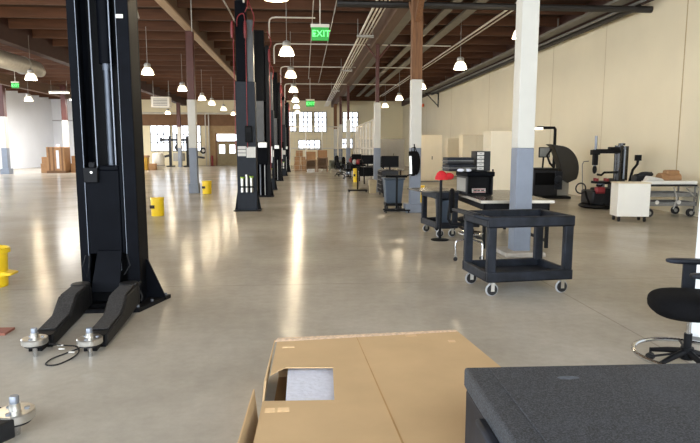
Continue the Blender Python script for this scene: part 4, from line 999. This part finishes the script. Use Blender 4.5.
MB().bx(-0.36, -0.24, -0.06, 0.06, 1.18, 1.46).ell((-0.3, 0, 1.06), (0.06, 0.06, 0.12), 12, 8).build('mount_head', black_steel, t, 0.01)
for z in (0.68, 0.98):
    MB().tube([(0.36, 0, z), (-0.05, -0.05, z), (-0.15, -0.1, z-0.07), (-0.28, -0.12, z-0.05)], 0.03, 8).build('helper_arm', black_steel, t)
MB().tube([(0.75, 0.1, 0.6), (0.8, 0.0, 1.05), (0.92, 0.0, 1.2), (0.94, 0.0, 1.35)], 0.035, 8).bx(0.86, 1.02, -0.03, 0.05, 1.3, 1.46).build('control_handle', black_steel, t)
MB().tube([(-0.62, 0, 0.5), (-0.66, 0, 1.2), (-0.62, 0, 1.28), (-0.48, 0, 1.29)], 0.014, 6).build('air_line', mid_grey, t)
MB().tube(arc((-0.72, -0.1, 0.55), 0.14, 0, 360, 20, 'xz')[:-1], 0.02, 8, True).build('hose_loop', rubber_black, t)
MB().tube([(-0.5, -0.2, 0.12), (-0.62, -0.25, 0.34), (-0.66, -0.25, 0.5)], 0.03, 8).tube([(-0.25, -0.6, 0.08), (-0.2, -0.4, 0.14)], 0.035, 8).tube([(0.0, -0.62, 0.08), (0.02, -0.4, 0.14)], 0.035, 8).build('foot_pedal', black_steel, t)
MB().hexa([(0.2, -0.45, 0.2), (0.36, -0.45, 0.22), (0.36, -0.4, 0.22), (0.2, -0.4, 0.2)], [(0.28, -0.45, 0.55), (0.44, -0.45, 0.58), (0.44, -0.4, 0.58), (0.28, -0.4, 0.55)]).build('bead_paddle', galv, t, 0.02)
# white caster cabinet
t = thing('caster_cabinet', 'white box cabinet on casters in front of the tyre changer', 'cabinet', (7.0, 12.45, 0), R(-9))
MB().bx(0, 0.7, 0, 0.45, 0.12, 0.86).build('cabinet_body', white_cab, t, 0.006)
MB().bx(-0.01, 0.71, -0.02, 0.46, 0.86, 0.885).build('cabinet_top', cream_cab, t, 0.004)
for x in (0.07, 0.63):
    for y_ in (0.07, 0.38):
        MB().cyl((x-0.02, y_, 0.045), (x+0.02, y_, 0.045), 0.045, n=14).bx(x-0.03, x+0.03, y_-0.03, y_+0.03, 0.09, 0.12).build('caster', rubber_black, t)
# wire trolley with stuff
t = thing('metal_trolley', 'grey metal trolley with two shelves and large black wheels by the right wall', 'trolley', (8.1, 13.2, 0))
MB().bx(0, 1.3, 0, 0.7, 0.74, 0.78).build('top_shelf', chest_black, t, 0.008)
for z in (0.28, 0.5):
    m = MB()
    for i in range(7): m.bx(0.02, 1.28, 0.03+i*0.1, 0.06+i*0.1, z, z+0.02)
    m.bx(0, 1.3, 0, 0.025, z-0.01, z+0.08).bx(0, 1.3, 0.675, 0.7, z-0.01, z+0.08).bx(0, 0.025, 0, 0.7, z-0.01, z+0.08).bx(1.275, 1.3, 0, 0.7, z-0.01, z+0.08)
    m.build('wire_shelf', mid_grey, t)
for x in (0.02, 1.25):
    for y_ in (0.02, 0.65): MB().bx(x, x+0.03, y_, y_+0.03, 0.12, 0.76).build('leg', mid_grey, t)
for x, y_ in ((0.15, 0.06), (0.15, 0.64), (1.2, 0.06), (1.2, 0.64)):
    w = MB().cyl((x, y_-0.03, 0.1), (x, y_+0.03, 0.1), 0.1, n=20).build('wheel', rubber_black, t)
    MB().cyl((x, y_-0.035, 0.1), (x, y_+0.035, 0.1), 0.045, n=14).build('wheel_hub', galv, w)
MB().tube([(0.7, -0.03, 0.2), (0.78, -0.03, 0.45), (0.68, -0.03, 0.72)], 0.018, 8).tube([(1.0, -0.03, 0.7), (1.25, -0.03, 0.45)], 0.018, 8).build('brace', galv, t)
MB().tube([(1.3, 0.1, 0.75), (1.42, 0.1, 0.7), (1.36, 0.1, 0.3)], 0.014, 6).build('side_rail', galv, t)
for i, x in enumerate((0.3, 0.85)):
    MB().cyl((x, -0.012, 0.36), (x, 0.0, 0.36), 0.05, n=16).build('round_badge', white_label, t)
t = thing('white_bar', 'long white bar lying on the metal trolley top', 'bar', (8.15, 13.35, 0.782), R(-3))
MB().bx(0.0, 1.3, 0, 0.16, 0, 0.08).build('bar_body', white_cab, t, 0.01)
MB().hexa([(0.05, -0.02, 0.08), (0.5, -0.02, 0.08), (0.5, 0.2, 0.08), (0.05, 0.2, 0.08)], [(0.12, -0.02, 0.2), (0.42, -0.02, 0.14), (0.42, 0.2, 0.14), (0.12, 0.2, 0.2)]).build('bar_block', white_label, t, 0.02)
t = thing('cardboard_roll', 'tan rounded cardboard bundle on the metal trolley behind the white bar', 'cardboard', (8.95, 13.68, 0.782), R(5))
MB().cyl((-0.25, 0, 0.13), (0.28, 0, 0.13), 0.13, n=20).build('roll', card_far, t)
MB().bx(-0.1, 0.25, -0.1, 0.1, 0.2, 0.33).build('folded_sheet', card_far, t, 0.04)
t = thing('black_machine', 'small black motor unit on the left end of the metal trolley', 'machine', (8.12, 13.66, 0.782))
MB().bx(-0.02, 0.34, 0, 0.2, 0, 0.2).ell((0.3, 0.1, 0.22), (0.2, 0.08, 0.07), 16, 10).build('motor', chest_black, t, 0.03)
MB().cyl((0.0, 0.1, 0.2), (0.45, 0.1, 0.26), 0.025, n=10).build('rod', black_steel, t)

# ------------------------------------------------------------------ far left
def box_thing(label, x0, x1, y0, y1, z0, z1, m=card_far, name='carton', group=None):
    return tag(MB().bx(x0, x1, y0, y1, z0, z1).build(name, m, None, 0.015), label, 'box', group)
t = thing('wrapped_pallet', 'tall brown wrapped pallet load in front of the pale wall', 'pallet load', (-16.35, 40.4, 0))
MB().bx(-0.58, 0.58, -0.5, 0.5, 0.14, 1.72).build('load', card_far, t, 0.03)
MB().bx(-0.6, 0.6, -0.52, 0.52, 0, 0.14).build('pallet', brown_board, t)
for x in (-0.4, -0.13, 0.42): MB().bx(x-0.05, x+0.05, -0.515, -0.5, 0.16, 1.7).build('edge_board', brown_board, t)
MB().bx(0.05, 0.22, -0.515, -0.5, 0.3, 1.5).build('white_wrap', white_sheet, t)
MB().bx(-0.14, 0.14, -0.02, 0.02, 1.72, 1.9).build('wrap_tail', white_sheet, t)
box_thing('brown carton at the left of the wrapped pallet load', -17.5, -16.97, 40.3, 40.8, 0, 0.62)
box_thing('upper brown carton at the left of the wrapped pallet load', -17.45, -17.0, 40.35, 40.8, 0.625, 1.05)
box_thing('wide brown carton at the right of the wrapped pallet load', -15.7, -14.5, 40.6, 41.4, 0, 0.62)
box_thing('brown carton on top of the wide one right of the pallet load', -15.65, -14.7, 40.7, 41.3, 0.625, 1.12)
t = thing('white_drum', 'white wrapped bundle standing on the cartons right of the pallet load', 'bundle', (-15.4, 41.0, 1.125))
MB().lathe([(0, 0), (0.16, 0), (0.2, 0.2), (0.12, 0.5), (0.16, 0.7), (0, 0.72)], n=14).build('wrap', white_sheet, t)
# junk by the far left windows
t = thing('yellow_crate', 'yellow crate among clutter below the far left windows', 'crate', (-12.0, 45.0, 0))
MB().bx(-0.3, 0.3, -0.3, 0.3, 0, 0.95).build('crate_body', mat('ochre', (190, 150, 50), 0.7), t, 0.03)
MB().bx(-0.33, 0.33, -0.33, 0.33, 0.95, 1.1).build('crate_top', card_far, t, 0.02)
t = thing('white_barrel', 'white barrel among clutter below the far left windows', 'barrel', (-11.2, 46.0, 0))
MB().lathe([(0, 0), (0.4, 0), (0.45, 0.3), (0.45, 1.0), (0.38, 1.25), (0, 1.3)], n=24).build('barrel_body', white_cab, t)
MB().lathe([(0.455, 0.3), (0.47, 0.32), (0.455, 0.34)], n=24).build('hoop', mid_grey, t)
box_thing('brown carton in front of the white barrel at far left', -11.5, -11.0, 44.2, 44.7, 0, 0.5)
box_thing('brown carton left of the yellow crate at far left', -12.5, -11.9, 43.6, 44.2, 0, 0.62)
# far vehicle lift / aligner in front of window
t = thing('alignment_machine', 'dark two-post alignment machine in front of the bright far window', 'machine', (-11.05, 52.8, 0))
for x in (-0.75, 0.75):
    MB().bx(x-0.1, x+0.1, -0.12, 0.12, 0, 2.7).build('post', chest_black, t)
    MB().bx(x-0.3, x+0.3, -0.4, 0.4, 0, 0.1).build('foot', black_steel, t)
MB().bx(-1.5, 1.45, -0.08, 0.08, 2.26, 2.46).build('crossbar', chest_black, t)
for x in (-1.5, 1.45): MB().bx(x-0.1, x+0.1, -0.12, 0.12, 2.2, 2.55).build('camera_head', chest_black, t)
MB().bx(-0.2, 0.2, -0.1, 0.1, 1.6, 2.9).ell((0, -0.1, 1.7), (0.35, 0.15, 0.35), 14, 10).build('tower_head', chest_black, t)
MB().bx(-0.45, 0.45, -0.3, 0.3, 0.5, 1.2).build('cabinet', grey_cab, t, 0.02)
MB().hexa([(-1.8, -0.3, 0.7), (-0.8, -0.3, 0.9), (-0.8, 0.3, 0.9), (-1.8, 0.3, 0.7)], [(-1.8, -0.3, 0.85), (-0.8, -0.3, 1.1), (-0.8, 0.3, 1.1), (-1.8, 0.3, 0.85)]).build('ramp', chest_black, t)
MB().hexa([(0.8, -0.3, 0.9), (2.2, -0.3, 0.7), (2.2, 0.3, 0.7), (0.8, 0.3, 0.9)], [(0.8, -0.3, 1.1), (2.2, -0.3, 0.85), (2.2, 0.3, 0.85), (0.8, 0.3, 1.1)]).build('ramp', chest_black, t)
t = thing('tyre_machine', 'small dark tyre machine left of the alignment machine at far left', 'machine', (-14.2, 51.5, 0))
MB().bx(-0.4, 0.4, -0.3, 0.3, 0, 0.8).build('body', chest_black, t, 0.05)
MB().cyl((0.1, 0, 0.8), (0.1, 0, 2.4), 0.12, n=12).build('tower', chest_black, t)
MB().lathe([(0.15, -0.1), (0.35, -0.08), (0.35, 0.08), (0.15, 0.1)], (0, -0.3, 1.1), 20, Matrix.Rotation(R(90), 4, 'X')).build('tyre', rubber_black, t)
t = thing('hose_reel', 'small white panel with coiled black hose on the far wall left of the brown doorway', 'hose reel', (-9.45, 55.96, 0.9))
MB().tube(arc((0, -0.12, 0.5), 0.22, 0, 360, 20, 'xz')[:-1], 0.07, 8, True).build('hose_coil', rubber_black, t)
MB().bx(-0.12, 0.12, -0.1, 0.035, 0.0, 0.9).build('backing', white_cab, t)
t = thing('red_bollard', 'small red post beside the far brown doorway', 'post', (-8.55, 55.3, 0))
MB().cyl((0, 0, 0), (0, 0, 0.95), 0.1, n=14).build('shaft', red_hose, t)
MB().cyl((0, 0, 0), (0, 0, 0.06), 0.2, n=14).build('base', red_dull, t)

# ------------------------------------------------------------------ world, camera, colour
w = bpy.data.worlds.new('World'); SC.world = w; w.use_nodes = True
bg = w.node_tree.nodes['Background']
bg.inputs['Color'].default_value = (0.86, 0.93, 1.0, 1); bg.inputs['Strength'].default_value = 4.7

F = 580.0
p = math.atan((221.5-148)/F); a = math.atan((350-304)/F*math.cos(p))
fw = Vector((math.sin(a)*math.cos(p), math.cos(a)*math.cos(p), -math.sin(p))); rt = Vector((math.cos(a), -math.sin(a), 0)); up = rt.cross(fw)
cam = bpy.data.cameras.new('camera'); cam.sensor_width = 36; cam.lens = 36*F/700; cam.clip_start = 0.05; cam.clip_end = 200
co = bpy.data.objects.new('camera', cam); COL.objects.link(co)
co.matrix_world = Matrix(((rt.x, up.x, -fw.x, 0), (rt.y, up.y, -fw.y, 0), (rt.z, up.z, -fw.z, 1.65), (0, 0, 0, 1)))
SC.camera = co
SC.view_settings.view_transform = 'Standard'; SC.view_settings.look = 'None'
SC.view_settings.exposure = 0.53; SC.view_settings.gamma = 1.0
SC.view_settings.use_curve_mapping = False
SC.cycles.max_bounces = 10; SC.cycles.diffuse_bounces = 6
SC.cycles.sample_clamp_indirect = 8
